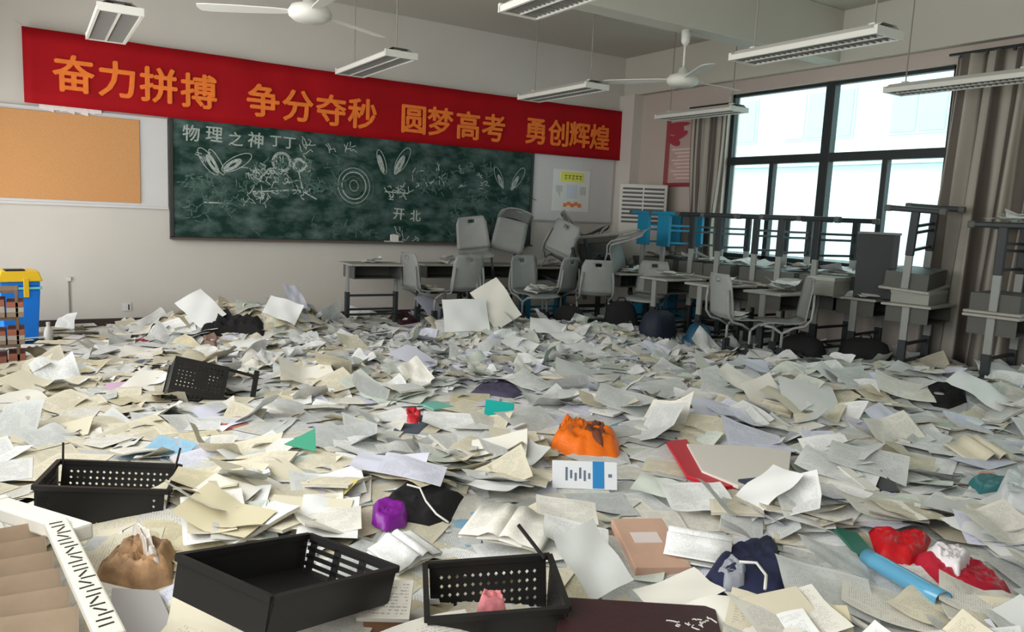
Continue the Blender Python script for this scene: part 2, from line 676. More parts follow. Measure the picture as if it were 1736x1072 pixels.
# leaf and ear shapes
for (px, py, a, b_, ang, f) in ((352, 274, .155, .055, -.95, 0), (366, 275, .14, .035, -1.05, 0), (400, 276, .17, .06, .55, 0), (393, 280, .10, .035, .6, 3),
                                (359, 278, .10, .03, -1.0, 3), (645, 275, .14, .045, -1.25, 0), (644, 278, .10, .022, -1.25, 4), (680, 272, .165, .06, 1.05, 0),
                                (675, 280, .12, .032, 1.1, 4), (843, 300, .13, .045, -1.1, 0), (846, 308, .09, .02, -1.1, 3), (876, 302, .15, .055, 1.0, 0),
                                (870, 311, .10, .022, 1.05, 3), (476, 275, .10, .10, 0, 1), (505, 280, .07, .07, .3, 2)):
    ell(px, py, a, b_, ang, .008 if not f else .012, M_CHALK, fill=f)
for k in range(5):
    ell(598, 315, .05 + .045 * k, .06 + .045 * k, .2, .007 if k != 2 else .012, M_CHALK if k in (0, 2, 3) else M_CHALKD)


def scribble(px0, py0, px1, py1, n, m_, hgt, w, name='chalk_scribble'):
    n = max(2, int(n * .65))
    """a patch of hurried illegible handwriting"""
    mb = MB()
    for _ in range(n):
        x, z = bpos(random.uniform(px0, px1), random.uniform(py0, py1))
        for s in range(random.randint(2, 4)):
            cx_, cz_ = x + random.uniform(-.4, .4) * hgt, z + random.uniform(-.4, .4) * hgt
            pts = [(cx_, cz_)]
            a = random.choice((0, PI / 2, PI / 4, -PI / 4)) + random.uniform(-.3, .3)
            for q in range(random.randint(2, 4)):
                a += random.uniform(-.5, .5) if random.random() < .7 else random.choice((-1.5, 1.5))
                cx_ += math.cos(a) * hgt * .3
                cz_ += math.sin(a) * hgt * .3
                pts.append((cx_, cz_))
            ribbon(mb, pts, w, FY)
    mb.build(name, m_, bb)['kind'] = 'stuff'


scribble(508, 242, 560, 252, 7, M_CHALK, .12, .009)
scribble(583, 252, 590, 256, 2, M_CHALK, .09, .009)
scribble(655, 390, 705, 404, 6, M_CHALK, .10, .009)
scribble(300, 265, 345, 275, 4, M_CHALK, .09, .008)
scribble(300, 290, 370, 305, 10, M_CHALKD, .10, .012)
scribble(420, 275, 520, 330, 40, M_CHALK, .10, .009)
scribble(420, 275, 520, 335, 40, M_CHALKD, .12, .016)
scribble(310, 305, 420, 370, 40, M_CHALKD, .10, .010)
scribble(410, 330, 450, 350, 9, M_CHALK, .08, .007)
scribble(520, 270, 580, 330, 22, M_CHALKD, .10, .011)
scribble(700, 280, 830, 325, 46, M_CHALKD, .10, .013)
scribble(700, 285, 820, 320, 18, M_CHALK, .08, .009)
scribble(650, 315, 690, 335, 9, M_CHALK, .11, .010)
scribble(760, 330, 850, 395, 36, M_CHALKD, .11, .012)
scribble(500, 375, 640, 398, 26, M_CHALKD, .07, .009)
scribble(420, 385, 440, 400, 5, M_CHALKD, .05, .008)
scribble(880, 310, 892, 340, 6, M_CHALKD, .1, .01)
mbx = MB()
for a, c in (((440, 325), (500, 322)), ((500, 270), (512, 325)), ((512, 325), (535, 338)), ((650, 325), (690, 328)), ((345, 343), (390, 345))):
    ribbon(mbx, [bpos(*a), bpos(*c)], .014, FY)
mbx.build('chalk_line', M_CHALK, bb)['kind'] = 'stuff'
mk = MB()
random.seed(3)
for k in range(12):
    x_ = bpos(426, 398)[0] + k * .022
    ribbon(mk, [(x_, .008 + random.uniform(0, .006)), (x_ + .012, .022)], .004, -.0515)
mk.build('maker_mark', M_CHALK, bb)['kind'] = 'stuff'

ckb = empty('chalk_box', (3.58, YF - .078, BZ0 + .0215), 0, 'small white chalk box standing on the blackboard tray', 'box')
MB().bx(-.045, .045, -.022, .022, 0, .085).build('carton', M_WHITE, ckb, bevel=.002)
MB().bx(-.12, .11, -.02, .02, 0, .012).build('chalk_stick', M_CHALK, ckb)

# banner
ban = empty('red_banner', (3.5, YF - .068, 2.42), 0, 'long red cloth banner with orange Chinese slogan above the blackboard', 'banner')
BNX0, BNX1, BNZ0, BNZ1 = 0.0, 7.0, 2.08, 2.735


def banner_pt(uu, vv):
    x = BNX0 + (BNX1 - BNX0) * uu
    sag = -.02 * math.sin(PI * uu)
    z = BNZ0 + (BNZ1 - BNZ0) * vv + sag
    y = YF - .068 + .006 * math.sin(uu * 37 + vv * 2) + .004 * math.sin(uu * 90)
    return (x - 3.5, y - (YF - .068), z - 2.42)


MB().grid(banner_pt, 90, 6).build('cloth', M_RED, ban, smooth=True, solid=.004)
CH = '奋力拼搏争分夺秒圆梦高考勇创辉煌'
CPX = ((125, 126), (198, 135), (269, 145), (337, 155), (446, 171), (505, 180), (561, 187), (614, 193), (701, 203), (746, 207), (793, 213), (836, 217),
       (907, 223), (946, 226), (982, 229), (1016, 233))
for c, (px, py) in zip(CH, CPX):
    p = at_y(px, py, YF - .07)
    text_part('slogan_character', c, .345, M_ORANGE, ban, Matrix.Translation((p.x - 3.5, -.014, p.z - 2.42)) @ FRONTM, 0, .002, .009)
for xx in (-3.5, 3.5):
    MB().tube([(xx, .0, .315 if xx > 0 else .315), (xx + (.05 if xx > 0 else -.05), .04, .36)], .004).build('tie_string', M_WALL, ban)

tr = empty('torn_paper_strip', (0.33, YF - .022, 2.06), 0, 'ragged white torn paper strip on the upper edge of the cork board', 'paper')
tm = MB()
for k in range(9):
    x0 = -.22 + k * .055
    tm.add([(x0, -.018, random.uniform(-.05, -.01)), (x0 + .06, -.02, random.uniform(-.05, -.01)), (x0 + .06, -.019, .03), (x0, -.017, .03)], [(0, 1, 2, 3)])
tm.build('torn_edge', mat('torn_white_paper', (.78, .70, .68), .8), tr, solid=.002)

# notice poster
po = empty('notice_poster', (6.12, YF - .021, 1.63), 0, 'white notice sheet with yellow heading and orange pictures right of the blackboard', 'poster')
MB().bx(-.30, .30, -.006, 0, -.27, .27).build('sheet', mat('poster_white', (.76, .78, .76), .6), po)
MB().bx(-.19, .18, -.012, -.005, .12, .24).build('heading', mat('poster_yellow', (.82, .80, .12), .6), po)
hm_ = MB()
for k in range(5):
    x_ = -.13 + k * .06
    hm_.bx(x_, x_ + .045, -.0135, -.0115, .19, .20)
    hm_.bx(x_ + .018, x_ + .026, -.0135, -.0115, .15, .205)
    hm_.bx(x_ + .004, x_ + .042, -.0135, -.0115, .152 + .01 * (k % 2), .161 + .01 * (k % 2))
hm_.build('heading_print', mat('poster_dark_green', (.12, .20, .05), .7), po)['kind'] = 'stuff'
MB().bx(-.09, .09, -.009, -.005, -.10, .08).build('picture', mat('poster_pale_blue', (.62, .70, .80), .6), po)
m_ = MB()
for k in range(7):
    m_.bx(-.25 + k * .025, -.235 + k * .025, -.008, -.005, -.02 - .03 * (k % 3), .06) if k < 4 else m_.bx(.14 + (k - 4) * .035, .16 + (k - 4) * .035, -.008, -.005, -.05, .06)
m_.build('print', mat('poster_grey_print', (.45, .48, .48), .7), po)
m_ = MB()
for k in range(5):
    m_.box((-.10 + k * .06, -.009, -.19 + .02 * (k % 2)), (.055, .004, .05))
m_.build('orange_print', mat('poster_orange', (.80, .25, .08), .6), po)

# red wall chart on the window wall
rp = empty('wall_chart', (XR, 7.27, 2.15), 0, 'pink wall chart with red flower heading beside the bunched curtain', 'poster')
MB().bx(-.012, 0, -.27, .27, -.42, .42).build('sheet', mat('chart_pink', (.46, .33, .30), .6, var=.05, scale=6), rp)
MB().bx(-.015, -.01, -.27, .27, -.42, -.37).build('footer', mat('chart_dark_red', (.26, .04, .05), .6), rp)
MB().bx(-.015, -.01, .19, .27, -.37, .42).build('side_stripe', mat('chart_red', (.30, .07, .075), .6), rp)
fl = MB()
for (a, yy, zz, rx_, rz_) in ((0, .10, .30, .15, .07), (.7, .02, .22, .14, .06), (-.6, .12, .16, .12, .07), (0, .05, .36, .2, .03)):
    n = 16
    vs = [(-.016 - .002 * len(fl.v) / 16, yy + rx_ * math.cos(2 * PI * k / n + a), zz + rz_ * math.sin(2 * PI * k / n)) for k in range(n)]
    fl.add(vs, [tuple(range(n))])
fl.build('flower_print', mat('chart_red2', (.34, .04, .06), .6), rp)
m_ = MB()
for k in range(9):
    m_.bx(-.0145, -.011, -.20, .14 - .05 * (k % 3), .04 - k * .045, .058 - k * .045)
m_.build('text_lines', mat('chart_pale_text', (.70, .52, .48), .7), rp)

# wall socket and scuffs
ws = empty('wall_socket', (0.79, YF, .21), 0, 'small white socket plate low on the wall right of the blue bin', 'socket')
MB().bx(-.04, .04, -.01, 0, -.04, .04).build('plate', M_PANEL, ws, bevel=.003)
MB().bx(.012, .024, -.012, -.009, -.03, .025).build('slot', M_DARK, ws)
ws = empty('wall_conduit', (0.30, YF, .10), 0, 'thin grey conduit running up the wall beside the blue bin', 'conduit')
MB().tube([(0, -.008, 0), (0, -.008, .38)], .007).build('pipe', mat('conduit_grey', (.33, .31, .30), .6), ws)
MB().bx(-.02, .02, -.02, 0, .37, .41).build('end_box', M_PANEL, ws)

# ================================================================== CEILING THINGS
def make_light():
    root = empty('pendant_light', (0, 0, 2.45))
    L, w, h = 1.12, .27, .075
    # housing: trough open below, sloped shoulders
    hm = MB()
    pr = [(-w / 2, 0), (-w / 2, .035), (-.07, h), (.07, h), (w / 2, .035), (w / 2, 0), (w / 2 - .018, 0), (w / 2 - .02, .03), (-w / 2 + .02, .03), (-w / 2 + .018, 0)]
    vs = [(x, s * L / 2, z) for s in (-1, 1) for x, z in pr]
    n = len(pr)
    fs = [(i, (i + 1) % n, (i + 1) % n + n, i + n) for i in range(n)]
    hm.add(vs, fs)
    for s in (-1, 1):
        hm.bx(-w / 2, w / 2, s * L / 2 - .012, s * L / 2 + .012, 0, .05)
    hm.bx(-.005, .005, -L / 2, L / 2, 0.002, .03)
    hm.build('housing', M_WHITE, root)
    MB().bx(-w / 2 + .02, w / 2 - .02, -L / 2 + .012, L / 2 - .012, .026, .031).build('reflector', M_GREYREF, root)
    lv = MB()
    for k in range(25):
        y = -L / 2 + .03 + k * (L - .06) / 24
        for s in (-1, 1):
            lv.bx(s * .062 - .05, s * .062 + .05, y - .003, y + .003, .004, .028)
    lo = lv.build('louvre', M_LOUV, root)
    lo['kind'] = 'stuff'
    for s in (-1, 1):
        MB().tube([(s * .062, -L / 2 + .03, .024), (s * .062, L / 2 - .03, .024)], .008).build('fluorescent_tube', mat('unlit_tube', (.45, .45, .44), .3), root, smooth=True)
    for s in (-1, 1):
        MB().tube([(0, s * .46, h), (0, s * .46, ZC - 2.45)], .006, 6).build('suspension_rod', M_ROD, root)
        MB().bx(-.03, .03, s * .46 - .02, s * .46 + .02, h - .01, h + .02).build('bracket', M_WHITE, root)
    return root


pl0 = make_light()
LX = (0.54, 2.48, 4.40, 6.27)
names = {(0, 1): 'white louvred pendant light hanging above the cork board end of the banner',
         (1, 1): 'white louvred pendant light hanging before the middle of the banner',
         (2, 1): 'white louvred pendant light hanging over the right end of the banner',
         (3, 1): 'white louvred pendant light hanging before the pink wall chart',
         (0, 0): 'white louvred pendant light hanging above the doorway side wall',
         (1, 0): 'white louvred pendant light on long rods near the beam between the fans',
         (2, 0): 'large white louvred pendant light hanging near the window top',
         (3, 0): 'white pendant light hanging in front of the window and long curtain'}
first = True
for j, yy in enumerate((3.43, 6.24)):
    for i, xx in enumerate(LX):
        q = pl0 if first else dup(pl0)
        first = False
        q.location = (xx, yy, 2.45)
        tag(q, names[(i, j)], 'light', 'pendant classroom lights')


def make_fan():
    root = empty('ceiling_fan', (0, 0, 2.53))
    MB().lathe([(.10, -.055), (.135, -.03), (.14, 0), (.12, .035), (.05, .055), (.035, .10)], n=24).build('motor', M_WHITE, root, smooth=True)
    MB().tube([(0, 0, .09), (0, 0, .36)], .010, 10).build('downrod', M_WHITE, root, smooth=True)
    MB().lathe([(.016, .29), (.036, .32), (.040, .42)], n=16).build('canopy', M_WHITE, root, smooth=True)
    for k in range(3):
        a = rad(20 + 120 * k)
        R = Matrix.Rotation(a, 4, 'Z') @ Matrix.Rotation(rad(9), 4, 'X')
        bl = MB()
        prof = [(.11, .025), (.22, .042), (.45, .055), (.66, .058), (.72, .048), (.73, .02)]
        top = [R @ Vector((x, y, .002)) for x, y in prof] + [R @ Vector((x, -y, .002)) for x, y in reversed(prof)]
        bl.add(top, [tuple(range(len(top)))])
        bl.build('blade', M_WHITE, root, solid=.006)
    return root


f0 = make_fan()
f0.location = (4.91, 5.12, 2.53)
f0.rotation_euler.z = rad(-18)
tag(f0, 'white three-blade ceiling fan hanging from the beam by the window', 'fan', 'ceiling fans')
f1 = dup(f0, (1.59, 5.12, 2.53), (0, 0, rad(8)), 'white three-blade ceiling fan hanging from the beam above the banner slogan')

# ================================================================== AIR CONDITIONER, CURTAINS
ac = empty('air_conditioner', (6.69, 7.54, 0), rad(-40), 'tall white floor-standing air conditioner with slatted grille in the corner', 'air conditioner')
MB().bx(-.30, .30, -.16, .16, 0, 1.74).build('cabinet', mat('ac_ivory', (.60, .58, .52), .45), ac, bevel=.015)
MB().bx(-.26, .26, -.166, -.15, 1.25, 1.69).build('grille_recess', mat('ac_dark', (.10, .09, .10), .6), ac)
for k in range(8):
    MB().box((0, -.172, 1.285 + k * .052), (.52, .016, .026), Matrix.Rotation(rad(-25), 3, 'X')).build('grille_slat', mat('ac_ivory2', (.66, .64, .59), .4), ac)
MB().bx(-.008, .008, -.182, -.16, 1.25, 1.69).build('grille_post', MATS['ac_ivory2'], ac)
MB().bx(-.24, .24, -.168, -.155, .15, .75).build('intake_panel', MATS['ac_ivory'], ac, bevel=.004)


def curtain(name, y0, y1, z0, z1, folds, amp, lean, label, x=XR - .11, pinch=0.0):
    root = empty(name, (x, (y0 + y1) / 2, z0), 0, label, 'curtain')
    cy = (y0 + y1) / 2
    ph = [random.uniform(0, 6) for _ in range(4)]

    def fn(uu, vv):
        z = (z1 - z0) * vv
        k = 1 - pinch * math.exp(-((vv - .30) / .28) ** 2)
        y = (y0 - cy) + (y1 - y0) * uu
        y = y * k + lean * (1 - vv) + pinch * .0
        a = amp * (0.55 + .45 * (1 - vv))
        xx = a * math.sin(2 * PI * folds * uu + ph[0] + .9 * math.sin(vv * 2.1 + ph[1])) + .35 * a * math.sin(2 * PI * folds * 2.3 * uu + ph[2] + vv * 1.7)
        return (xx, y + .25 * a * math.sin(2 * PI * folds * 2 * uu + ph[3]), z)
    MB().grid(fn, int(folds * 14), 16).build('cloth', MATS['curtain_cloth'], root, smooth=True, solid=.003)
    MB().tube([(0, y0 - cy - .05, z1 - z0 + .015), (0, y1 - cy + .05, z1 - z0 + .015)], .012).build('rail', M_DARK, root)
    n = 14
    for k in range(n):
        yy = (y0 - cy) + (y1 - y0) * (k + .5) / n
        MB().box((0, yy, z1 - z0), (.02, .02, .04)).build('hook', M_DARK, root)
    return root


stripe_mat('curtain_cloth', (0.13, 0.11, 0.095), (0.40, 0.37, 0.32), 3.4)
curtain('curtain', 2.35, 3.86, .14, 2.84, 6.5, .085, .06, 'long striped grey curtain hanging beside the window down to the paper litter')
curtain('curtain', 6.42, 7.0, .55, 2.66, 4, .05, -.0, 'narrow bunched beige curtain between the wall chart and the window', pinch=.25)

# ================================================================== DESKS AND CHAIRS
DH = 0.70


def make_desk(blue=False):
    sl = M_BLUEST if blue else M_DARK
    root = empty('school_desk', (0, 0, 0))
    MB().bx(-.30, .30, -.20, .20, DH - .022, DH).build('desktop', M_TOP, root, bevel=.007)
    dz0, dz1 = DH - .155, DH - .022
    d = MB()
    d.bx(-.25, .25, -.17, .17, dz0, dz0 + .008)
    d.bx(-.25, .25, .162, .17, dz0, dz1)
    for s in (-1, 1):
        d.bx(s * .25 - .005, s * .25 + .005, -.17, .17, dz0, dz1)
    d.build('drawer_tray', M_DRAWER, root)
    for s in (-1, 1):
        x = s * .265
        MB().bx(x - .014, x + .014, -.03, .03, .33, DH - .022).build('leg_tube', M_LIGHTST, root, bevel=.005)
        w_ = .095 if blue else .032
        MB().bx(x - .02, x + .02, -w_, w_, .035, .40).build('leg_sleeve', sl, root, bevel=.006)
        ft = MB().bx(x - .024, x + .024, -.21, .21, 0, .045).build('foot', sl, root, bevel=.012)
        for e in (-1, 1):
            MB().bx(x - .027, x + .027, e * .21 - .035, e * .21 + .02, -.002, .05).build('foot_cap', M_DRAWER, ft, bevel=.01)
    for zz, hh in ((.16, .022), (.215, .022), (.36, .022)):
        MB().bx(-.25, .25, -.012, .012, zz - hh / 2, zz + hh / 2).build('crossbar', sl, root)
    return root


def shell_back(uu, vv):
    w_ = .19 - .02 * vv - .03 * max(0, vv - .8) * 5 * abs(2 * uu - 1) ** 4
    x = (2 * uu - 1) * w_
    return (x, .165 + .05 * vv + .028 * (2 * uu - 1) ** 2 * -1 + .02, .47 + .36 * vv)


def make_chair():
    root = empty('school_chair', (0, 0, 0))

    def seat(uu, vv):
        x = (2 * uu - 1) * (.195 - .015 * vv)
        y = -.20 + .37 * vv
        z = .435 + .012 * (2 * uu - 1) ** 2 - .03 * max(0, .18 - vv) / .18 + .035 * max(0, vv - .85) / .15
        return (x, y, z)
    MB().grid(seat, 8, 8).build('seat', M_SHELL, root, smooth=True, solid=.010)
    bk = MB().grid(shell_back, 10, 10)
    drop = set()
    for i in (4, 5):
        drop.add(8 * 10 + i)
    bk.f = [f for k, f in enumerate(bk.f) if k not in drop]
    bk.build('backrest', M_SHELL, root, smooth=True, solid=.010)
    for s in (-1, 1):
        x = s * .175
        MB().tube([(x, -.02, .20), (x, -.02, .36), (x, -.10, .41), (x, -.17, .42)], .013).build('leg_tube', M_LIGHTST, root, smooth=True)
        MB().tube([(x, -.02, .36), (x, .07, .41), (x, .16, .43), (x * 1.02, .205, .49), (x * .98, .215, .60), (x * .9, .215, .70)], .011).build('back_tube', M_LIGHTST, root, smooth=True)
        MB().bx(x - .018, x + .018, -.05, .01, .03, .24).build('leg_sleeve', M_DARK, root, bevel=.005)
        MB().bx(x - .02, x + .02, -.20, .19, 0, .035).build('foot', M_DARK, root, bevel=.01)
    MB().bx(-.17, .17, -.03, -.01, .14, .17).build('crossbar', M_DARK, root)
    return root


desk0 = make_desk()
deskb = make_desk(True)
chair0 = make_chair()
used = {'d': False, 'b': False, 'c': False}


def place(kind, loc, rot, label, group):
    src = {'d': desk0, 'b': deskb, 'c': chair0}[kind]
    if used[kind]:
        o_ = dup(src)
    else:
        used[kind] = True
        o_ = src
    o_.location = loc
    o_.rotation_euler = rot if isinstance(rot, tuple) else (0, 0, rot)
    tag(o_, label, 'chair' if kind == 'c' else 'desk', group)
    return o_


# column of desks along the window, a second desk upside down on each
GW = 'desks stacked along the window'
ys = [6.98 - .41 * k for k in range(7)]
for k, yy in enumerate(ys):
    b_ = 'b' if k < 2 else 'd'
    xx = 6.52 + random.uniform(-.03, .03)
    rz = rad(random.uniform(-3, 3))
    place(b_, (xx, yy, 0), rz, 'teal-legged school desk standing in the corner by the air conditioner' if k < 2 else 'grey school desk standing in the row under the window', GW)
    place(b_, (xx - .06 + random.uniform(-.06, .06), yy + random.uniform(-.03, .03), 2 * DH + .001), (PI, 0, rad(random.uniform(-8, 8))),
          'teal-legged school desk upside down with blue sleeves, beside the air conditioner' if k < 2 else 'grey school desk upside down, feet up against the window', GW)
# second column
GS = 'desks in the second column from the window'
for k, (xx, yy, rz) in enumerate(((5.86, 4.62, 4), (5.80, 5.30, -3), (5.78, 5.95, 2), (5.74, 6.60, -4), (6.44, 4.12, 8))):
    place('d', (xx, yy, 0), rad(rz), 'grey school desk with loose papers on top in the second column' if k < 4 else 'grey school desk holding the dark upright box, by the curtain', GS if k < 4 else None)
# corner fillers, dark desks behind the chairs
place('b', (5.15, 7.45, 0), rad(3), 'teal-legged school desk pushed against the front wall panel', None)
place('d', (5.62, 7.35, 0), rad(-5), 'grey school desk between the wall panel and the air conditioner', None)
# tipped-over tall desk beside the curtain
place('d', (6.40, 3.66, DH * 2 + .12), (PI + rad(3), rad(-4), rad(14)), 'grey school desk upside down with its feet raised high, right of the dark box', None)
place('d', (6.42, 3.64, 0), rad(10), 'grey school desk under the upside-down one, right of the dark box', None)
# stack at the right edge
place('d', (6.42, 2.95, 0.0), rad(6), 'grey school desk standing on the paper litter in front of the long curtain', None)
place('d', (6.46, 2.98, 2 * DH + .002), (PI, 0, rad(9)), 'grey school desk upside down on another in front of the long curtain', None)
# front group
place('d', (3.02, 7.52, 0.02), rad(-2), 'single school desk with open drawer standing against the front wall', None)
place('d', (3.95, 7.80, 0), rad(1), 'school desk behind the chairs under the blackboard', None)
place('d', (4.62, 7.78, 0), rad(-3), 'school desk under the thrown chairs, below the blackboard corner', None)
place('d', (5.55, 6.75, .60), (rad(62), rad(8), rad(150)), 'school desk tipped on its side over other desks, top facing the room', None)
# chairs
GC = 'chairs lined up under the blackboard'
for k, (xx, yy, rz, lab) in enumerate((
        (3.50, 7.25, 95, 'grey plastic school chair beside the single desk, seat toward it'),
        (3.86, 7.15, 178, 'grey plastic school chair turned with its back to the room under the blackboard'),
        (4.20, 7.10, 80, 'grey plastic school chair sideways under the blackboard between two others'),
        (4.55, 6.75, 8, 'pale grey plastic chair with slotted backrest heaped with papers'),
        (4.95, 6.95, 200, 'grey plastic school chair in the dark corner of the heap'))):
    place('c', (xx, yy, .02), rad(rz), lab, GC)
place('c', (5.22, 4.55, .04), rad(75), 'grey plastic school chair with seat toward the room, back to back with another', None)
place('c', (5.46, 4.28, .04), rad(-130), 'grey plastic school chair back to back with another beside the desk column', None)
place('c', (4.30, 7.50, .40), (rad(6), rad(-8), rad(-25)), 'grey plastic chair thrown on a desk, leaning before the blackboard corner', None)
place('c', (4.86, 7.92, .98), (rad(80), rad(12), rad(-25)), 'grey plastic chair tipped over before the blackboard corner, seat facing the room', None)
place('c', (5.95, 7.25, DH + .02), (rad(-28), rad(12), rad(60)), 'grey plastic chair tilted on a desk beside the air conditioner', None)
place('c', (5.30, 6.95, DH + .12), (rad(80), rad(-15), rad(30)), 'grey plastic chair lying on its back on the heap of desks', None)

for k, (xx, yy, zz, rot, lab) in enumerate((
        (5.20, 6.55, .02, (0, 0, rad(150)), 'grey plastic chair with papers at the foot of the tipped desk'),
        (4.62, 7.30, .02, (0, 0, rad(185)), 'grey plastic chair standing behind the pale slotted chair'),
        (5.05, 7.30, .42, (rad(12), rad(-20), rad(120)), 'grey plastic chair stacked askew beside the wall panel'),
        (5.65, 6.20, .02, (0, 0, rad(-60)), 'grey plastic chair pushed between the second desk column and the heap'))):
    place('c', (xx, yy, zz), rot, lab, None)

# dark upright box
db = empty('equipment_box', (6.40, 4.05, DH + .002), rad(30), 'tall dark grey box with a ledge standing on a desk before the window', 'box')
MB().bx(-.17, .17, -.16, .16, 0, .56).build('body', mat('box_dark_grey', (.028, .031, .032), .6, var=.1, scale=6), db, bevel=.006)
MB().bx(-.18, .18, -.17, .17, .56, .58).build('lid', mat('box_lid_grey', (.18, .19, .175), .6), db, bevel=.004)
MB().bx(-.172, -.165, -.165, -.12, .02, .56).build('edge_strip', mat('box_edge', (.03, .035, .035), .5), db)

# low cartons on desks
for (px, py, dep, sx, sy, sz, lab) in ((1405, 480, .72, .34, .24, .16, 'grey-green carton lying on a desk left of the dark upright box'),
                                       (1345, 455, .72, .22, .18, .10, 'small pale carton among papers on a window desk')):
    p = at_x(px, py, 6.1)
    c_ = empty('storage_carton', (p.x, p.y, DH + .002), rad(12), lab, 'box')
    MB().bx(-sx / 2, sx / 2, -sy / 2, sy / 2, 0, sz).build('body', mat('carton_grey_green', (.30, .31, .27), .7), c_, bevel=.004)
    MB().bx(-sx / 2 - .006, sx / 2 + .006, -sy / 2 - .006, sy / 2 + .006, sz - .03, sz + .004).build('lid', mat('carton_lid', (.38, .39, .34), .7), c_, bevel=.003)

c_ = empty('storage_carton', (6.42, 3.65, DH + .001), rad(12), 'flat grey carton between the two desks right of the dark box', 'box')
MB().bx(-.22, .22, -.15, .15, 0, .11).build('body', MATS['carton_grey_green'], c_, bevel=.004)
MB().bx(-.225, .225, -.155, .155, .085, .115).build('lid', MATS['carton_lid'], c_, bevel=.003)

# ================================================================== BIN, SHELF, BOTTLE
bn = empty('dustbin', (-0.10, 7.62, 0.02), rad(10), 'bright blue plastic dustbin with yellow swing lid at the wall', 'dustbin')
M_BIN = mat('bin_blue', (0.004, 0.20, 0.80), .35)
M_YEL = mat('bin_yellow', (0.82, 0.52, 0.02), .4)
bm_ = MB()
for z0, w0, z1, w1 in ((0, .12, .46, .145), (.46, .155, .49, .155), (.49, .145, .53, .145)):
    vs = []
    for z, w_ in ((z0, w0), (z1, w1)):
        vs += [(-w_, -w_ * .9, z), (w_, -w_ * .9, z), (w_, w_ * .9, z), (-w_, w_ * .9, z)]
    bm_.add(vs, [(3, 2, 1, 0), (4, 5, 6, 7), (0, 1, 5, 4), (1, 2, 6, 5), (2, 3, 7, 6), (3, 0, 4, 7)])
bm_.build('body', M_BIN, bn, bevel=.012)
MB().bx(-.158, .158, -.145, .145, .465, .485).build('rim', mat('bin_rim', (.20, .62, .55), .4), bn, bevel=.004)
MB().box((0, 0, .575), (.33, .30, .09), None, .82).build('lid', M_YEL, bn, bevel=.012)
MB().bx(-.10, .04, -.12, -.02, .615, .632).build('lid_grip', M_BLK, bn, bevel=.004)
MB().bx(.02, .06, -.152, -.135, .40, .56).build('clip', M_YEL, bn, bevel=.004)

bo = empty('plastic_bottle', (0.11, 7.50, .02), 0, 'small white plastic bottle standing beside the blue bin', 'bottle')
MB().lathe([(.034, 0), (.036, .02), (.035, .10), (.026, .135), (.014, .15), (.014, .165)], n=16).build('body', M_WHITE, bo, smooth=True)
MB().lathe([(.016, .163), (.016, .185)], n=12).build('cap', M_WHITE, bo)

sh = empty('bookshelf', (-0.27, 6.38, 0), 0, 'brown wooden bookshelf end crammed with papers beside the blue bin', 'bookshelf')
M_WD = mat('brown_wood', (.17, .11, .075), .6, var=.25, scale=6, stretch=(8, 8, 1))
MB().bx(.17, .19, -.15, .15, 0, .62).build('side_panel', M_WD, sh, bevel=.003)
MB().bx(-.25, -.23, -.15, .15, 0, .62).build('side_panel', M_WD, sh, bevel=.003)
for zz in (.03, .22, .41, .60):
    MB().bx(-.23, .17, -.15, .15, zz, zz + .018).build('shelf', M_WD, sh)
for i, zz in enumerate((.05, .24, .43)):
    for k in range(3):
        bk_ = empty('shelf_papers', (-0.20 + k * .11 - .12, 6.36, zz), 0, 'worn brownish book pile wedged on the wooden bookshelf', 'books', 'piles on the bookshelf')
        h_ = 0
        for q in range(3):
            t_ = random.uniform(.025, .045)
            MB().bx(-.05, .05, -.13, .12, h_, h_ + t_).build('book', mat(('book_a', 'book_b', 'book_c')[q], ((.30, .22, .17), (.45, .40, .34), (.34, .12, .08))[q], .7), bk_, bevel=.002)
            h_ += t_ + .001

# ================================================================== PAPER LITTER
def sm(a, b_, x):
    t = np.clip((x - a) / (b_ - a), 0, 1)
    return t * t * (3 - 2 * t)


_w = [(RNG.uniform(1.2, 3.2), RNG.uniform(0, 2 * PI), RNG.uniform(0, 2 * PI), .016) for _ in range(7)] + \
     [(RNG.uniform(5, 11), RNG.uniform(0, 2 * PI), RNG.uniform(0, 2 * PI), .0065) for _ in range(9)]


def hf(x, y):
    """height of the litter over the floor"""
    x = np.asarray(x, float)
    y = np.asarray(y, float)
    base = .060 + .07 * sm(5.6, 2.4, y) + .06 * sm(4.2, 6.0, x) * sm(6, 4, y)
    base = base * (1 - .80 * sm(1.5, .3, x) * sm(6.0, 7.2, y))
    base = base * (1 - .55 * sm(5.3, 6.2, x) * sm(3.4, 4.2, y))
    base = base + .20 * np.exp(-(((x - 1.95) / .55) ** 2 + ((y - 7.15) / .5) ** 2)) + .10 * np.exp(-(((x - 1.25) / .4) ** 2 + ((y - 7.3) / .35) ** 2))
    base = base + .16 * np.exp(-(((x - 3.75) / .75) ** 2 + ((y - 6.45) / .40) ** 2)) + .10 * np.exp(-(((x - 5.1) / .6) ** 2 + ((y - 6.0) / .5) ** 2))
    n = np.zeros_like(x)
    for f, a, p, am in _w:
        n = n + am * np.sin(f * (x * math.cos(a) + y * math.sin(a)) + p)
    return np.maximum(base + n * np.clip(base / .09, .25, 1.2), .006)


def H(x, y):
    return float(hf(x, y))


NU, NV = 6, 8
_gu, _gv = np.meshgrid(np.linspace(-.5, .5, NU + 1), np.linspace(-.5, .5, NV + 1))
_gu, _gv = _gu.ravel(), _gv.ravel()
GF = [(j * (NU + 1) + i, j * (NU + 1) + i + 1, (j + 1) * (NU + 1) + i + 1, (j + 1) * (NU + 1) + i) for j in range(NV) for i in range(NU)]


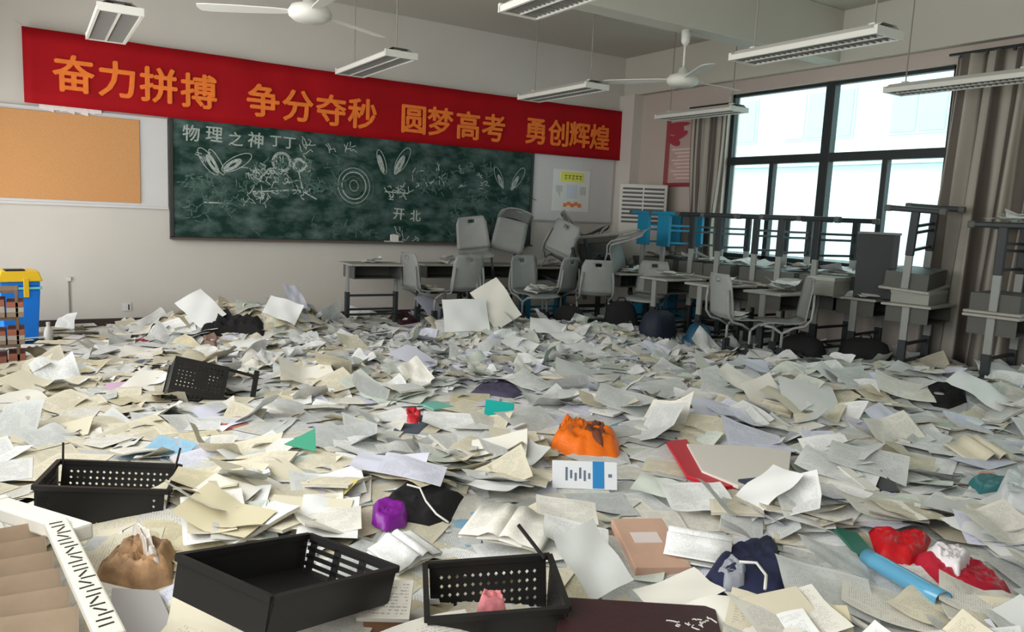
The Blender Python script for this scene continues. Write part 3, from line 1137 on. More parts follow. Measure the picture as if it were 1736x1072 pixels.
def sheet_local(w, l, curl, fold, crumple, rg):
    """one bent sheet around its own centre"""
    x = _gu * w
    y = _gv * l
    a = rg.uniform(0, PI)
    d = x * math.cos(a) + y * math.sin(a)
    m = max(w, l) * .5
    z = curl * (d / m) ** 2 * m * .5
    # a lifted corner
    c = np.clip((_gu * rg.choice((-1, 1)) + _gv * rg.choice((-1, 1))) - .35, 0, 1)
    z = z + c * max(0, rg.uniform(-.05, .07))
    if fold:
        z = z + np.abs(_gv) * l * fold
    for _ in range(rg.choice((0, 1, 1, 2))):
        ca = rg.uniform(0, PI)
        dd = x * math.cos(ca) + y * math.sin(ca) - rg.uniform(-.3, .3) * w
        z = z + np.maximum(dd, 0) * rg.gauss(0, .16)
    z = z + crumple * (np.sin(_gu * rg.uniform(4, 10) + rg.uniform(0, 6)) * np.sin(_gv * rg.uniform(4, 10) + rg.uniform(0, 6)))
    return np.stack([x, y, z], 1)


def rot_mat(rz, tilt, ta):
    R = Matrix.Rotation(ta, 3, 'Z') @ Matrix.Rotation(tilt, 3, 'X') @ Matrix.Rotation(rz - ta, 3, 'Z')
    return np.array(R)


TINTS = {'white': (.79, .80, .79), 'grey': (.60, .62, .605), 'cream': (.69, .64, .50), 'lavender': (.68, .69, .80), 'straw': (.65, .59, .41),  # real paper colours with some of the room's light mixed in
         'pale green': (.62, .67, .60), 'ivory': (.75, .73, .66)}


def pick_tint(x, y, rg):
    left = sm(3.0, .6, x) * .9  # warm light from the left goes into the tints, besides real cream paper
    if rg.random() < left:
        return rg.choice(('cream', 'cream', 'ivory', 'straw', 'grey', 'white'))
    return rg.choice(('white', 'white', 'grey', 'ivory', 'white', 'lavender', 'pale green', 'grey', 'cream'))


ZONES = [(55, 775, 305, 945), (275, 905, 690, 1090), (715, 935, 965, 1090), (275, 590, 450, 690), (625, 810, 800, 910), (1175, 900, 1365, 1035), (1465, 890, 1590, 965),
         (1535, 925, 1730, 1020), (1400, 890, 1620, 1040), (1025, 860, 1185, 1005), (935, 1020, 1240, 1100), (920, 700, 1065, 850), (1120, 750, 1350, 835),
         (815, 670, 880, 710), (480, 722, 542, 772), (680, 680, 775, 735), (788, 640, 902, 682), (1555, 648, 1645, 698), (0, 655, 70, 712), (30, 785, 105, 825),
         (210, 615, 295, 642), (325, 525, 458, 598), (645, 525, 715, 566), (155, 910, 305, 1005), (0, 840, 210, 1090), (595, 970, 710, 1080), (780, 845, 940, 950), (1605, 730, 1720, 840),
         (170, 640, 245, 672), (600, 540, 665, 570), (515, 515, 560, 545), (1455, 785, 1535, 840)]


def proj(x, y, z):
    q = RC @ np.array([x, y, z - CAMZ])
    return 868 + FPX * q[0] / q[2], 536 + FPX * q[1] / q[2], q[2]


def blocked(x, y, grow=0.0):
    """true where one of the things listed above lies on the litter"""
    px, py, d = proj(x, y, H(x, y) + .02)
    g = grow * FPX / max(d, .3)
    for a, b_, c, e in ZONES:
        if a - g < px < c + g and b_ - g * .3 < py < e + g * .55:
            return True
    return False


def ground(px, py, dz=0.0):
    """where the line of sight through a pixel first meets the litter"""
    d = pray(px, py)
    d = d / np.linalg.norm(d)
    ts = np.arange(1.0, 13.0, .02)
    X, Y, Z = d[0] * ts, d[1] * ts, CAMZ + d[2] * ts
    hit = np.nonzero(Z < hf(X, Y) + dz)[0]
    k = hit[0] if len(hit) else len(ts) - 1
    return Vector((X[k], Y[k], Z[k]))


# ---- the uncountable rest, one object of kind stuff
def build_litter():
    rg = random.Random(5)
    N = 9000
    VV = np.empty((N, len(_gu), 3), np.float32)
    TT = np.empty((N, len(_gu), 4), np.float32)
    UV = np.stack([_gu + .5, _gv + .5], 1)
    n = 0
    while n < N:
        # sample denser toward the camera
        x = rg.uniform(XL + .18, XR - .22)
        y = rg.uniform(.35, YF - .2)
        if x > 6.5 and y > 7.75:
            continue
        if x < .55 and y > 7.0 and rg.random() < .8:
            continue
        big = rg.random()
        w, l = (.26, .37) if big < .25 else ((.21, .297) if big < .6 else (.185, .26))
        if y > 4.6 and rg.random() < .6:
            w, l = w * .75, l * .75
        near = y < 4.6
        curl = rg.gauss(0, .13)
        fold = rg.uniform(.1, .5) if rg.random() < .08 else 0
        cr = rg.uniform(0, .014) if near else rg.uniform(.004, .03)
        p = sheet_local(w, l, curl, fold, cr, rg)
        k = rg.random()
        tilt = abs(rg.gauss(0, .085)) if k < .86 else rg.uniform(.15, .42)
        if k > .988:
            tilt = rg.uniform(.6, 1.0)
        R = rot_mat(rg.uniform(0, 2 * PI), tilt, rg.uniform(0, 2 * PI))
        p = p @ R.T
        if x - .2 < XL or x + .2 > XR:
            p *= .8
        px, py = p[:, 0] + x, p[:, 1] + y
        px = np.clip(px, XL + .03, XR - .03)
        py = np.minimum(py, YF - .03)
        drape = .85
        zc = H(x, y)
        z = zc * (1 - drape) + hf(px, py) * drape + p[:, 2] - (.02 if near else 0) + rg.uniform(-.035, .025) - max(0, tilt - .5) * .02
        if tilt > .6:
            z = z + .06
        if near and blocked(x, y, .08):
            z = hf(px, py) + rg.uniform(-.055, -.008) + (p[:, 2] - p[:, 2].mean()) * .25
        VV[n, :, 0] = px
        VV[n, :, 1] = py
        VV[n, :, 2] = np.maximum(z, .004 + .00001 * n)
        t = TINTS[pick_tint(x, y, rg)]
        f = rg.uniform(.82, 1.06)
        if rg.random() < .008:
            t = rg.choice(((.55, .20, .16), (.25, .45, .60), (.10, .12, .16), (.60, .52, .15), (.22, .45, .38), (.30, .22, .16)))
        TT[n, :, :3] = np.array(t) * f
        TT[n, :, 3] = 1
        n += 1
    nv = len(_gu)
    faces = (np.array(GF)[None] + (np.arange(N) * nv)[:, None, None]).reshape(-1, 4)
    me = bpy.data.meshes.new('paper_litter')
    me.vertices.add(N * nv)
    me.vertices.foreach_set('co', VV.ravel())
    me.loops.add(faces.size)
    me.loops.foreach_set('vertex_index', faces.ravel().astype(np.int32))
    me.polygons.add(len(faces))
    me.polygons.foreach_set('loop_start', np.arange(0, faces.size, 4, dtype=np.int32))
    me.polygons.foreach_set('loop_total', np.full(len(faces), 4, dtype=np.int32))
    me.update(calc_edges=True)
    lay = me.uv_layers.new(name='UVMap')
    uvs = np.tile(UV, (N, 1))[faces.ravel()]
    lay.data.foreach_set('uv', uvs.astype(np.float32).ravel())
    at = me.attributes.new('tint', 'FLOAT_COLOR', 'POINT')
    at.data.foreach_set('color', TT.ravel())
    me.polygons.foreach_set('use_smooth', np.ones(len(faces), dtype=bool))
    me.materials.append(paper_mat('litter_paper', (1, 1, 1), True, True, ink=.32))
    o_ = bpy.data.objects.new('paper_litter', me)
    link(o_)
    tag(o_, 'deep layer of scattered exam papers covering the classroom floor', 'paper litter', kind='stuff')
    # what lies under the loose sheets: compacted paper following the same heights
    g = MB()
    nx, ny = 110, 110

    def fn(uu, vv):
        x = XL + .02 + (XR - XL - .04) * uu
        y = .3 + (YF - .66) * vv
        return (x, y, max(H(x, y) - .05, .002))
    g.grid(fn, nx, ny)
    q = g.build('packed_paper', mat('packed_paper', (.42, .40, .35), .9, var=.3, scale=14), None, smooth=True)
    tag(q, 'trodden bottom layer of old papers under the loose sheets', 'paper litter', kind='stuff')


build_litter()

# ---- loose sheets as individuals
SHEETG = 'loose sheets lying on top of the litter'
rg = random.Random(21)
VARIANT = {}


def variant(tint, printed, k):
    """a small library of bent sheets that share mesh data"""
    key = (tint, printed, k)
    if key not in VARIANT:
        r2 = random.Random(sum(map(ord, tint)) + 31 * int(printed) + k * 77)
        size = ((.26, .37), (.21, .297), (.25, .35), (.185, .26), (.21, .297))[k % 5]
        fold = (0, 0, .22, 0, .10)[k % 5]
        p = sheet_local(size[0], size[1], r2.uniform(-.2, .28), fold, r2.uniform(0, .012), r2)
        mb = MB()
        mb.v = [tuple(v) for v in p]
        mb.f = list(GF)
        mb.uv = [(a + .5, b2 + .5) for a, b2 in zip(_gu, _gv)]
        me = mb.mesh('paper_sheet', paper_mat('paper_%s_%d' % (tint.replace(' ', '_'), printed), TINTS[tint], printed), True)
        VARIANT[key] = (me, p)
    return VARIANT[key]


def add_sheet(x, y, tint, printed, k, rz, tilt=0.0, ta=0.0, lift=0.0, scale=1.0):
    me, p = variant(tint, printed, k)
    o_ = bpy.data.objects.new('paper_sheet', me)
    R = Matrix.Rotation(ta, 3, 'Z') @ Matrix.Rotation(tilt, 3, 'X') @ Matrix.Rotation(rz - ta, 3, 'Z')
    e = .12
    nx = -(H(x + e, y) - H(x - e, y)) / (2 * e)
    ny = -(H(x, y + e) - H(x, y - e)) / (2 * e)
    up = Vector((nx, ny, 1)).normalized()
    Q = Vector((0, 0, 1)).rotation_difference(up).to_matrix() @ R
    o_.rotation_euler = Q.to_euler()
    zmin = min((Q @ Vector(v)).z for v in p[::3])
    zmin *= scale
    o_.location = (x, y, max(H(x, y) + .012 + lift - (zmin * .75 if tilt > .3 else zmin * .35), .03 - zmin))
    o_.scale = (scale, scale, scale)
    link(o_)
    flat = 'lying nearly flat' if tilt < .25 else ('propped at a slant' if tilt < .7 else 'standing on edge')
    tag(o_, 'loose %s %s sheet %s on the paper litter' % (tint, 'printed' if printed else 'blank', flat), 'paper', SHEETG)
    return o_


# sheets that stand out in the photograph: pixel, tint, printed, variant, turn, tilt, tilt axis
HERO = [
    (430, 705, 'white', 0, 0, 70, 18, 10), (385, 715, 'lavender', 0, 2, 20, 10, 0), (470, 690, 'white', 1, 0, 110, 14, 60), (330, 735, 'white', 1, 4, 35, 8, 0),
    (705, 620, 'lavender', 0, 0, 30, 22, 20), (735, 552, 'lavender', 0, 0, 40, 68, 30), (790, 556, 'white', 0, 0, 80, 60, 0), (840, 548, 'ivory', 0, 0, 20, 66, -20),
    (530, 835, 'lavender', 0, 1, 65, 8, 0), (660, 790, 'lavender', 0, 1, 55, 12, 30), (700, 800, 'lavender', 1, 3, 55, 8, 0), (620, 768, 'white', 1, 1, 75, 10, 0),
    (650, 720, 'white', 1, 2, 95, 20, 40), (820, 745, 'grey', 1, 0, 15, 8, 0), (900, 720, 'grey', 1, 0, 100, 5, 0), (760, 720, 'white', 1, 1, 60, 12, 10),
    (900, 650, 'grey', 1, 4, 20, 20, 0), (980, 640, 'grey', 0, 0, 60, 12, 0), (1060, 690, 'grey', 1, 0, 45, 14, 0), (1000, 600, 'white', 1, 0, 10, 10, 0),
    (1110, 600, 'lavender', 0, 3, 30, 30, 20), (1130, 665, 'grey', 1, 0, 80, 10, 0), (1210, 640, 'ivory', 0, 2, 50, 35, 30), (1250, 655, 'ivory', 0, 1, 15, 40, 0),
    (1280, 630, 'lavender', 0, 1, 80, 25, 40), (1220, 700, 'lavender', 0, 0, 65, 14, 0), (1280, 750, 'lavender', 1, 0, 60, 16, 20), (1330, 695, 'cream', 0, 1, 20, 30, 40),
    (1370, 690, 'grey', 0, 0, 55, 24, 0), (1450, 650, 'grey', 1, 0, 85, 10, 0), (1530, 670, 'ivory', 1, 0, 40, 22, 20), (1550, 610, 'grey', 0, 3, 60, 45, 10),
    (1480, 740, 'lavender', 0, 1, 50, 18, 0), (1510, 735, 'lavender', 0, 1, 5, 30, 20), (1470, 790, 'grey', 1, 0, 30, 8, 0), (1540, 870, 'cream', 1, 0, 75, 10, 0),
    (1490, 865, 'ivory', 1, 0, 60, 12, 0), (1640, 870, 'grey', 0, 0, 20, 20, 40), (1690, 900, 'ivory', 1, 2, 80, 24, 0), (1420, 800, 'white', 1, 0, 25, 15, 0),
    (1180, 850, 'white', 1, 0, 65, 12, 0), (1215, 870, 'grey', 0, 3, 10, 50, 60), (1120, 830, 'pale green', 0, 1, 30, 8, 0),
    (1000, 985, 'grey', 0, 1, 5, 30, -10), (975, 925, 'white', 1, 1, 55, 18, 20), (960, 870, 'ivory', 1, 1, 58, 20, 0),
    (555, 885, 'ivory', 1, 1, 70, 10, 0), (520, 880, 'cream', 0, 0, 60, 16, 0),
    (430, 850, 'cream', 0, 0, 20, 10, 0), (380, 880, 'straw', 0, 2, 45, 14, 0), (350, 820, 'straw', 1, 4, 70, 10, 0), (250, 740, 'cream', 1, 0, 15, 10, 0),
    (130, 700, 'cream', 1, 0, 40, 10, 0), (90, 740, 'cream', 0, 2, 80, 12, 0), (40, 690, 'ivory', 0, 0, 30, 14, 0), (60, 660, 'cream', 0, 4, 60, 18, 0),
    (270, 655, 'ivory', 0, 0, 50, 20, 10), (600, 590, 'cream', 1, 4, 10, 16, 0), (520, 640, 'ivory', 0, 2, 80, 14, 0), (620, 660, 'pale green', 1, 4, 25, 20, 0),
    (1415, 965, 'grey', 1, 1, 60, 22, 20), (1510, 1035, 'ivory', 1, 0, 35, 16, 0), (1400, 1010, 'grey', 1, 0, 50, 20, -20), (1330, 1055, 'ivory', 1, 2, 70, 16, 0),
    (1680, 1030, 'ivory', 1, 0, 30, 10, 0), (1610, 1050, 'cream', 1, 0, 10, 10, 0), (1250, 1060, 'ivory', 0, 0, 60, 14, 0), (1150, 1010, 'ivory', 0, 1, 80, 8, 0),
    (380, 1060, 'cream', 0, 0, 70, 8, 0), (560, 1065, 'ivory', 1, 1, 40, 14, 0), (520, 1060, 'white', 1, 1, 10, 10, 0), 
    (500, 520, 'lavender', 0, 3, 30, 45, 10), (560, 520, 'white', 0, 3, 60, 35, 0), (480, 545, 'white', 0, 1, 60, 25, 0), (340, 545, 'white', 0, 0, 20, 30, 0),
    (300, 560, 'white', 1, 1, 80, 20, 0), (420, 590, 'white', 0, 1, 10, 20, 0), (170, 590, 'ivory', 0, 0, 40, 4, 0), (240, 600, 'ivory', 0, 4, 70, 6, 0),
    (880, 590, 'white', 0, 1, 30, 20, 0), (930, 560, 'white', 0, 0, 60, 12, 0), (960, 575, 'white', 0, 1, 5, 12, 0), (1700, 640, 'white', 0, 0, 40, 30, 0),
    (1660, 680, 'white', 0, 0, 10, 22, 10), (1640, 600, 'white', 0, 3, 60, 40, 0),
]
cnt = 0
for px, py, tint, pr, k, rz, tilt, ta in HERO:
    p = ground(px, py, .03)
    p.x, p.y = min(p.x, XR - .3), min(p.y, YF - .3)
    add_sheet(p.x, p.y, tint, bool(pr), k, rad(rz), rad(tilt * .8), rad(ta), .02, .78 if py > 800 else (1.2 if 520 < py < 560 and px > 700 else 1.0))
    cnt += 1
while cnt < 296:
    px, py = rg.uniform(-40, 1776), 600 + 500 * rg.random() ** .8
    p = ground(px, py, .02)
    if blocked(p.x, p.y, .10):
        continue
    if p.x > XR - .35 or p.x < XL + .3 or p.y < .8:
        continue
    tl = abs(rg.gauss(0, 6)) if rg.random() < .86 else rg.uniform(12, 36)
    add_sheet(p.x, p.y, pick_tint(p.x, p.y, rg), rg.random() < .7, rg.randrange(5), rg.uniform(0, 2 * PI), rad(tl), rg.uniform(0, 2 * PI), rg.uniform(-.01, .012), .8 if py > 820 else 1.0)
    cnt += 1

# ================================================================== THINGS IN THE LITTER
def gpos(px, py, dz=0.0):
    p = ground(px, py, dz)
    p.y = min(p.y, YF - .08)
    return p


def perforated(mb, M, w, h, nx, ny, solid_fn=None, hole=.52):
    """panel in local XZ (x along w, z up from 0) with rows of diamond holes, mapped by matrix M"""
    cw, ch = w / nx, h / ny
    for i in range(nx):
        for j in range(ny):
            x0, z0 = -w / 2 + i * cw, j * ch
            c = [(x0, z0), (x0 + cw, z0), (x0 + cw, z0 + ch), (x0, z0 + ch)]
            if j == 0 or j == ny - 1 or i == 0 or i == nx - 1 or (solid_fn and solid_fn(i, j)):
                mb.add([M @ Vector((a, 0, b2)) for a, b2 in c], [(0, 1, 2, 3)])
                continue
            mx_, mz_ = x0 + cw / 2, z0 + ch / 2
            k = hole / 2
            d = [(mx_, mz_ - ch * k), (mx_ + cw * k, mz_), (mx_, mz_ + ch * k), (mx_ - cw * k, mz_)]
            vs = [M @ Vector((a, 0, b2)) for a, b2 in c + d]
            mb.add(vs, [(0, 1, 4), (1, 2, 5), (2, 3, 6), (3, 0, 7), (0, 4, 7), (1, 5, 4), (2, 6, 5), (3, 7, 6)])


def make_basket(name, L, Wd, h, loc, rot, label, nx=16, ny=6, solid_near=None, slots=False, flare=.02, perf_floor=False):
    root = empty(name, loc, 0, label, 'basket', None, rot)
    M_ = M_BLK
    sides = (((0, -Wd / 2, 0), 0, L, nx, solid_near), ((0, Wd / 2, 0), PI, L, nx, None), ((L / 2, 0, 0), PI / 2, Wd, max(5, int(nx * Wd / L)), None),
             ((-L / 2, 0, 0), -PI / 2, Wd, max(5, int(nx * Wd / L)), None))
    for c, a, w_, n_, sf in sides:
        T = Matrix.Translation(c) @ Matrix.Rotation(a, 4, 'Z') @ Matrix.Rotation(-flare * 3, 4, 'X').inverted()
        mb = MB()
        if slots:
            if abs(a) == PI / 2 and a > 0:
                for k in range(4):
                    z_ = .012 + k * (h - .02) / 3.4
                    mb.add([T @ Vector((x, 0, z)) for x, z in ((-w_ / 2, z_), (w_ / 2, z_), (w_ / 2, z_ + .012), (-w_ / 2, z_ + .012))], [(0, 1, 2, 3)])
                for k in range(4):
                    x_ = -w_ / 2 + .02 + k * (w_ - .04) / 3
                    mb.add([T @ Vector((x, 0, z)) for x, z in ((x_ - .012, 0), (x_ + .012, 0), (x_ + .012, h), (x_ - .012, h))], [(0, 1, 2, 3)])
            else:
                mb.add([T @ Vector((x, 0, z)) for x, z in ((-w_ / 2, 0), (w_ / 2, 0), (w_ / 2, h), (-w_ / 2, h))], [(0, 1, 2, 3)])
        else:
            perforated(mb, T, w_, h, n_, ny, sf)
        mb.build('basket_side', M_, root, solid=.004)
    if perf_floor:
        mb = MB()
        perforated(mb, Matrix.Translation((0, -Wd / 2, .003)) @ Matrix.Rotation(-PI / 2, 4, 'X'), L, Wd, 14, 9, lambda i, j: 5 < i < 9 and 2 < j < 7)
        mb.v = [(v[0], v[1], v[2]) for v in mb.v]
        ys_ = [v[1] for v in mb.v]
        sh_ = -(min(ys_) + max(ys_)) / 2
        mb.v = [(v[0], v[1] + sh_, v[2]) for v in mb.v]
        mb.build('basket_floor', M_, root, solid=.004)
    else:
        MB().bx(-L / 2, L / 2, -Wd / 2, Wd / 2, 0, .006).build('basket_floor', M_, root)
    e = flare * 3 * h
    rm = MB()
    X_, Y_ = L / 2 + e, Wd / 2 + e
    for p, q in (((-X_, -Y_), (X_, -Y_)), ((X_, -Y_), (X_, Y_)), ((X_, Y_), (-X_, Y_)), ((-X_, Y_), (-X_, -Y_))):
        rm.bar((p[0], p[1], h), (q[0], q[1], h), .016, .016)
    rm.build('rim', M_, root)
    return root


b1 = make_basket('book_basket', .39, .261, .20, (.204, 2.964, .105), (rad(-1), rad(5.3), rad(-16.5)),
                 'black perforated basket standing behind the white slotted bars', 18, 9, lambda i, j: 3 < j < 8 and 1 < i < 16)
for s in (-1, 1):
    MB().tube([(s * .19, .13, .19), (s * .20, .15, .27)], .004).build('loose_wire', M_BLK, b1)
b2 = make_basket('document_tray', .44, .32, .095, (.531, 1.858, .285), (rad(1.3), rad(13), rad(27.4)),
                 'shallow black plastic tray with slotted end lying on sheets', slots=True)
b3 = make_basket('book_basket', .352, .26, .20, (1.092, 1.735, .056), (rad(3.3), rad(-3.5), rad(-24.6)),
                 'black perforated basket wedged beside the dark maroon folder', 15, 7, lambda i, j: (j > 4 and i > 1) or (i + j) % 4 == 0)
MB().tube([(.17, .13, .20), (.10, .20, .28)], .006).build('broken_handle', M_BLK, b3)
b4 = make_basket('book_basket', .313, .22, .16, (.85, 4.843, .223), (rad(-128.7), rad(15.3), rad(-7.7)),
                 'black perforated basket tipped over beside a dark glove', 12, 8, perf_floor=True)
for y_ in (-.10, .10):
    MB().bar((.15, y_, .01), (.33, y_, .03), .014, .014).build('handle_arm', M_BLK, b4)
MB().bar((.33, -.14, .03), (.33, .14, .03), .03, .02).build('handle_bar', M_BLK, b4)


def blob(name, outline, hgt, material, label, cat, noise=.3, parent=None, dz=-.015, seed=1, part='body', rings=12, root_at=None):
    """crumpled soft thing: the outline lies on the litter, the inside rises in folds"""
    pts = [gpos(x, y) for x, y in outline]
    c = sum(pts, Vector()) / len(pts)
    if root_at is not None:
        root = root_at
        org = root.location
    else:
        root = empty(name, (c.x, c.y, H(c.x, c.y) + dz), 0, label, cat)
        org = Vector(root.location)
    # resample outline
    ol = []
    n = len(pts)
    for i in range(n):
        a, b_ = pts[i], pts[(i + 1) % n]
        m_ = max(2, int((b_ - a).length / .02))
        m_ = min(m_, 9)
        for k in range(m_):
            ol.append(a.lerp(b_, k / m_))
    r3 = random.Random(seed)
    ph = [r3.uniform(0, 6.28) for _ in range(8)]
    span = max((p - c).length for p in pts)
    vs, fs = [], []
    N_ = len(ol)
    for q in range(rings + 1):
        t = q / rings
        for p in ol:
            d = p.lerp(c, t * .94)
            prof = math.sin(min(1, t * 2.4) * PI / 2) * (1 - .25 * t)
            qv = Vector((d.x, d.y, 0)) * (3.2 / max(span, .06)) + Vector((ph[0], ph[1], ph[2]))
            # sharp folds: ridged noise
            w_ = 1 - 2.2 * abs(mnoise.noise(qv)) + .7 * (1 - 2.4 * abs(mnoise.noise(qv * 2.3)))
            z = H(d.x, d.y) + dz + hgt * prof * (.75 + noise * w_ * .55)
            vs.append(Vector((d.x, d.y, max(z, .01 + dz))) - org)
        if q:
            for k in range(N_):
                a, b_ = (q - 1) * N_ + k, (q - 1) * N_ + (k + 1) % N_
                fs.append((a, b_, b_ + N_, a + N_))
    fs.append(tuple(rings * N_ + k for k in range(N_)))
    mb = MB().add(vs, fs)
    mb.build(part, material, root, smooth=True)
    return root


def cord(root, pixels, dz, r_, material, name='cord'):
    pts = [gpos(x, y, dz) - root.location for x, y in pixels]
    MB().tube(pts, r_, 6).build(name, material, root, smooth=True)


M_PUR = mat('purple_nylon', (.20, .008, .27), .35, bump=.2, scale=30)
bag = blob('drawstring_bag', [(640, 857), (687, 819), (720, 819), (788, 838), (763, 886), (728, 892), (690, 880), (650, 872)], .055, M_BLKF,
           'black and purple drawstring bag with white cord among papers', 'bag', .4, seed=3)
blob('x', [(632, 860), (655, 852), (697, 868), (688, 890), (654, 903), (630, 888)], .048, M_PUR, '', '', .3, root_at=bag, part='purple_panel', seed=5, dz=-.005)
cord(bag, [(690, 822), (712, 828), (722, 850), (740, 872), (760, 886)], .07, .004, M_WHITE)

M_NAVY = mat('navy_cloth', (.014, .018, .055), .85, bump=.3, scale=30)
M_GREYC = mat('grey_lining', (.30, .32, .36), .8)
nb = blob('school_jacket', [(1184, 990), (1214, 951), (1250, 928), (1309, 909), (1320, 925), (1325, 955), (1359, 987), (1334, 1024), (1295, 1013), (1230, 1010), (1191, 1015)], .06, M_NAVY,
          'crumpled navy school jacket with white piping and grey lining', 'jacket', .6, seed=8)
blob('x', [(1212, 985), (1235, 958), (1268, 985), (1262, 1003), (1228, 1008)], .055, M_GREYC, '', '', .5, root_at=nb, part='lining', seed=4, dz=.0)
cord(nb, [(1253, 953), (1283, 955), (1299, 976), (1297, 999)], .065, .005, M_WHITE, 'piping')
cord(nb, [(1322, 955), (1329, 971), (1355, 987)], .045, .004, M_WHITE, 'piping')

M_REDB = mat('red_plastic_bag', (.50, .006, .012), .35, bump=.4, scale=18)
blob('red_bag', [(1472, 900), (1510, 905), (1545, 907), (1580, 914), (1573, 937), (1543, 956), (1489, 947)], .045, M_REDB, 'crumpled bright red plastic bag beside the blue roll', 'bag', .6, seed=2)
rw = blob('gift_bag', [(1545, 945), (1569, 937), (1637, 954), (1670, 966), (1721, 1006), (1688, 1013), (1630, 1001), (1592, 987)], .05, mat('crimson_bag', (.42, .01, .03), .4, bump=.4, scale=14),
          'crimson bag with white crumpled plastic spilling out', 'bag', .6, seed=9)
blob('x', [(1566, 945), (1625, 948), (1650, 965), (1625, 993), (1590, 972)], .06, mat('white_plastic', (.78, .74, .76), .4, bump=.5, scale=16), '', '', .7, root_at=rw, part='white_lining', seed=6, dz=.0)


def slab(name, corners, thick, material, label, cat, dz=.01, part='body', tilt=None, root_at=None):
    """flat thing with four pixel corners resting on the litter, real thickness"""
    pts = [gpos(x, y, dz) for x, y in corners]
    c = sum(pts, Vector()) / len(pts)
    zc = max(p.z for p in pts) if tilt is None else None
    nrm = None
    if root_at is None:
        root = empty(name, c, 0, label, cat)
    else:
        root = root_at
    o_ = root.location
    n = len(pts)
    # plane through mean height
    zs = sum(p.z for p in pts) / n
    low = [Vector((p.x, p.y, zs)) - o_ for p in pts]
    top = [v + Vector((0, 0, thick)) for v in low]
    mb = MB().add(low + top, [tuple(range(n))[::-1], tuple(range(n, 2 * n))] + [(i, (i + 1) % n, (i + 1) % n + n, i + n) for i in range(n)])
    mb.build(part, material, root, bevel=min(.003, thick * .3))
    return root


# blue roll, green folder
gf = slab('green_folder', [(1409, 898), (1453, 902), (1484, 943), (1453, 952)], .012, mat('green_card', (.02, .13, .09), .5), 'dark green folder under the end of the blue roll', 'folder')
a_, c_ = gpos(1470, 945, .05), gpos(1600, 1020, .05)
br = empty('blue_roll', a_, 0, 'shiny blue rolled plastic folder lying across papers', 'folder')
dv = c_ - a_
rl = MB()
sidev = Vector((dv.y, -dv.x, 0)).normalized()
fw = dv.normalized()


def roll(uu, vv):
    t = vv * 6.9
    rr = .026 + .005 * vv
    off = sidev * (math.cos(t + 2.2) * rr) + Vector((0, 0, 1)) * (math.sin(t + 2.2) * rr)
    return tuple(dv * uu + off)


rl.grid(roll, 6, 26)
rl.build('rolled_sheet', mat('blue_gloss_plastic', (.10, .34, .52), .18, spec=.7), br, smooth=True, solid=.002)
fl_ = MB().grid(lambda uu, vv: tuple(dv * uu + sidev * (-.02 - .06 * vv) + Vector((0, 0, -.015 - .015 * vv))), 4, 4)
fl_.build('loose_flap', mat('teal_plastic', (.03, .24, .32), .25, spec=.6), br, smooth=True, solid=.002)

# brown parcel box with label
bx_ = empty('parcel_box', (1.818, 1.895, .112), 0, 'tan cardboard parcel box with a white address label', 'box', None, (rad(6.6), 0, rad(-24.5)))
M_KR = mat('tan_cardboard', (.50, .28, .18), .7, var=.06, scale=12)
MB().bx(-.0935, .0935, -.158, .158, 0, .058).build('carton', M_KR, bx_, bevel=.003)
MB().bx(-.097, .097, -.161, .161, .030, .066).build('lid', mat('tan_lid', (.52, .33, .24), .7, var=.06, scale=9), bx_, bevel=.003)
MB().bx(-.055, .045, -.01, .06, .066, .0672).build('address_label', paper_mat('label_paper', (.66, .58, .56), True, lines=14, ink=.5), bx_)

# dark maroon folder with white script
c4 = [gpos(950, 1040, .06), gpos(1212, 1031, .06), gpos(1232, 1100, .06), gpos(940, 1110, .06)]
cm = sum(c4, Vector()) / 4
mf = empty('maroon_folder', cm, 0, 'dark maroon folder with white handwritten script at its corner', 'folder')
low = [Vector((p.x, p.y, cm.z)) - cm for p in c4]
MB().add(low + [v + Vector((0, 0, .018)) for v in low], [(3, 2, 1, 0), (4, 5, 6, 7), (0, 1, 5, 4), (1, 2, 6, 5), (2, 3, 7, 6), (3, 0, 4, 7)]).build('cover', mat('maroon_vinyl', (.040, .014, .016), .4, bump=.1, scale=20), mf, bevel=.003)
p = gpos(1172, 1050, .08) - cm
random.seed(12)
sc_ = MB()
for k in range(9):
    x_, y_ = p.x - .05 + .013 * k, p.y + .012 * math.sin(k * 1.3) - .004 * k
    pts_ = [(x_, y_)]
    for q in range(5):
        x_ += random.uniform(-.009, .011)
        y_ += random.uniform(-.012, .012)
        pts_.append((x_, y_))
    sc_.tube([(a, b2, .019) for a, b2 in pts_], .0018, 5)
sc_.build('script', M_WHITE, mf)['kind'] = 'stuff'

# orange snack bag and white-blue packet
ob = blob('orange_bag', [(929, 759), (942, 735), (953, 712), (987, 722), (1011, 726), (1052, 752), (1054, 783), (1019, 780), (974, 775)], .075, mat('orange_foil', (.80, .16, .008), .35, bump=.4, scale=14),
          'crumpled bright orange plastic bag behind a white and blue packet', 'bag', 1.25, seed=11)
blob('x', [(985, 748), (1012, 735), (1030, 752), (1024, 774), (990, 772)], .125, mat('brown_foil', (.16, .045, .02), .4, bump=.4, scale=14), '', '', .5, root_at=ob, part='dark_wrapper', seed=12)
p0, p1 = gpos(936, 826, .01), gpos(1046, 834, .01)
pk = empty('printed_packet', (p0 + p1) / 2, math.atan2((p1 - p0).y, (p1 - p0).x), 'white packet with blue stripe and dark print standing before the orange bag', 'packet')
wd = (p1 - p0).length
Rk = Matrix.Rotation(rad(-28), 3, 'X')


def pkt(x0, x1, z0, z1, off, thick, m_, nm):
    MB().box(Rk @ Vector(((x0 + x1) / 2, -off, (z0 + z1) / 2)), (x1 - x0, thick, z1 - z0), Rk).build(nm, m_, pk, bevel=.002)


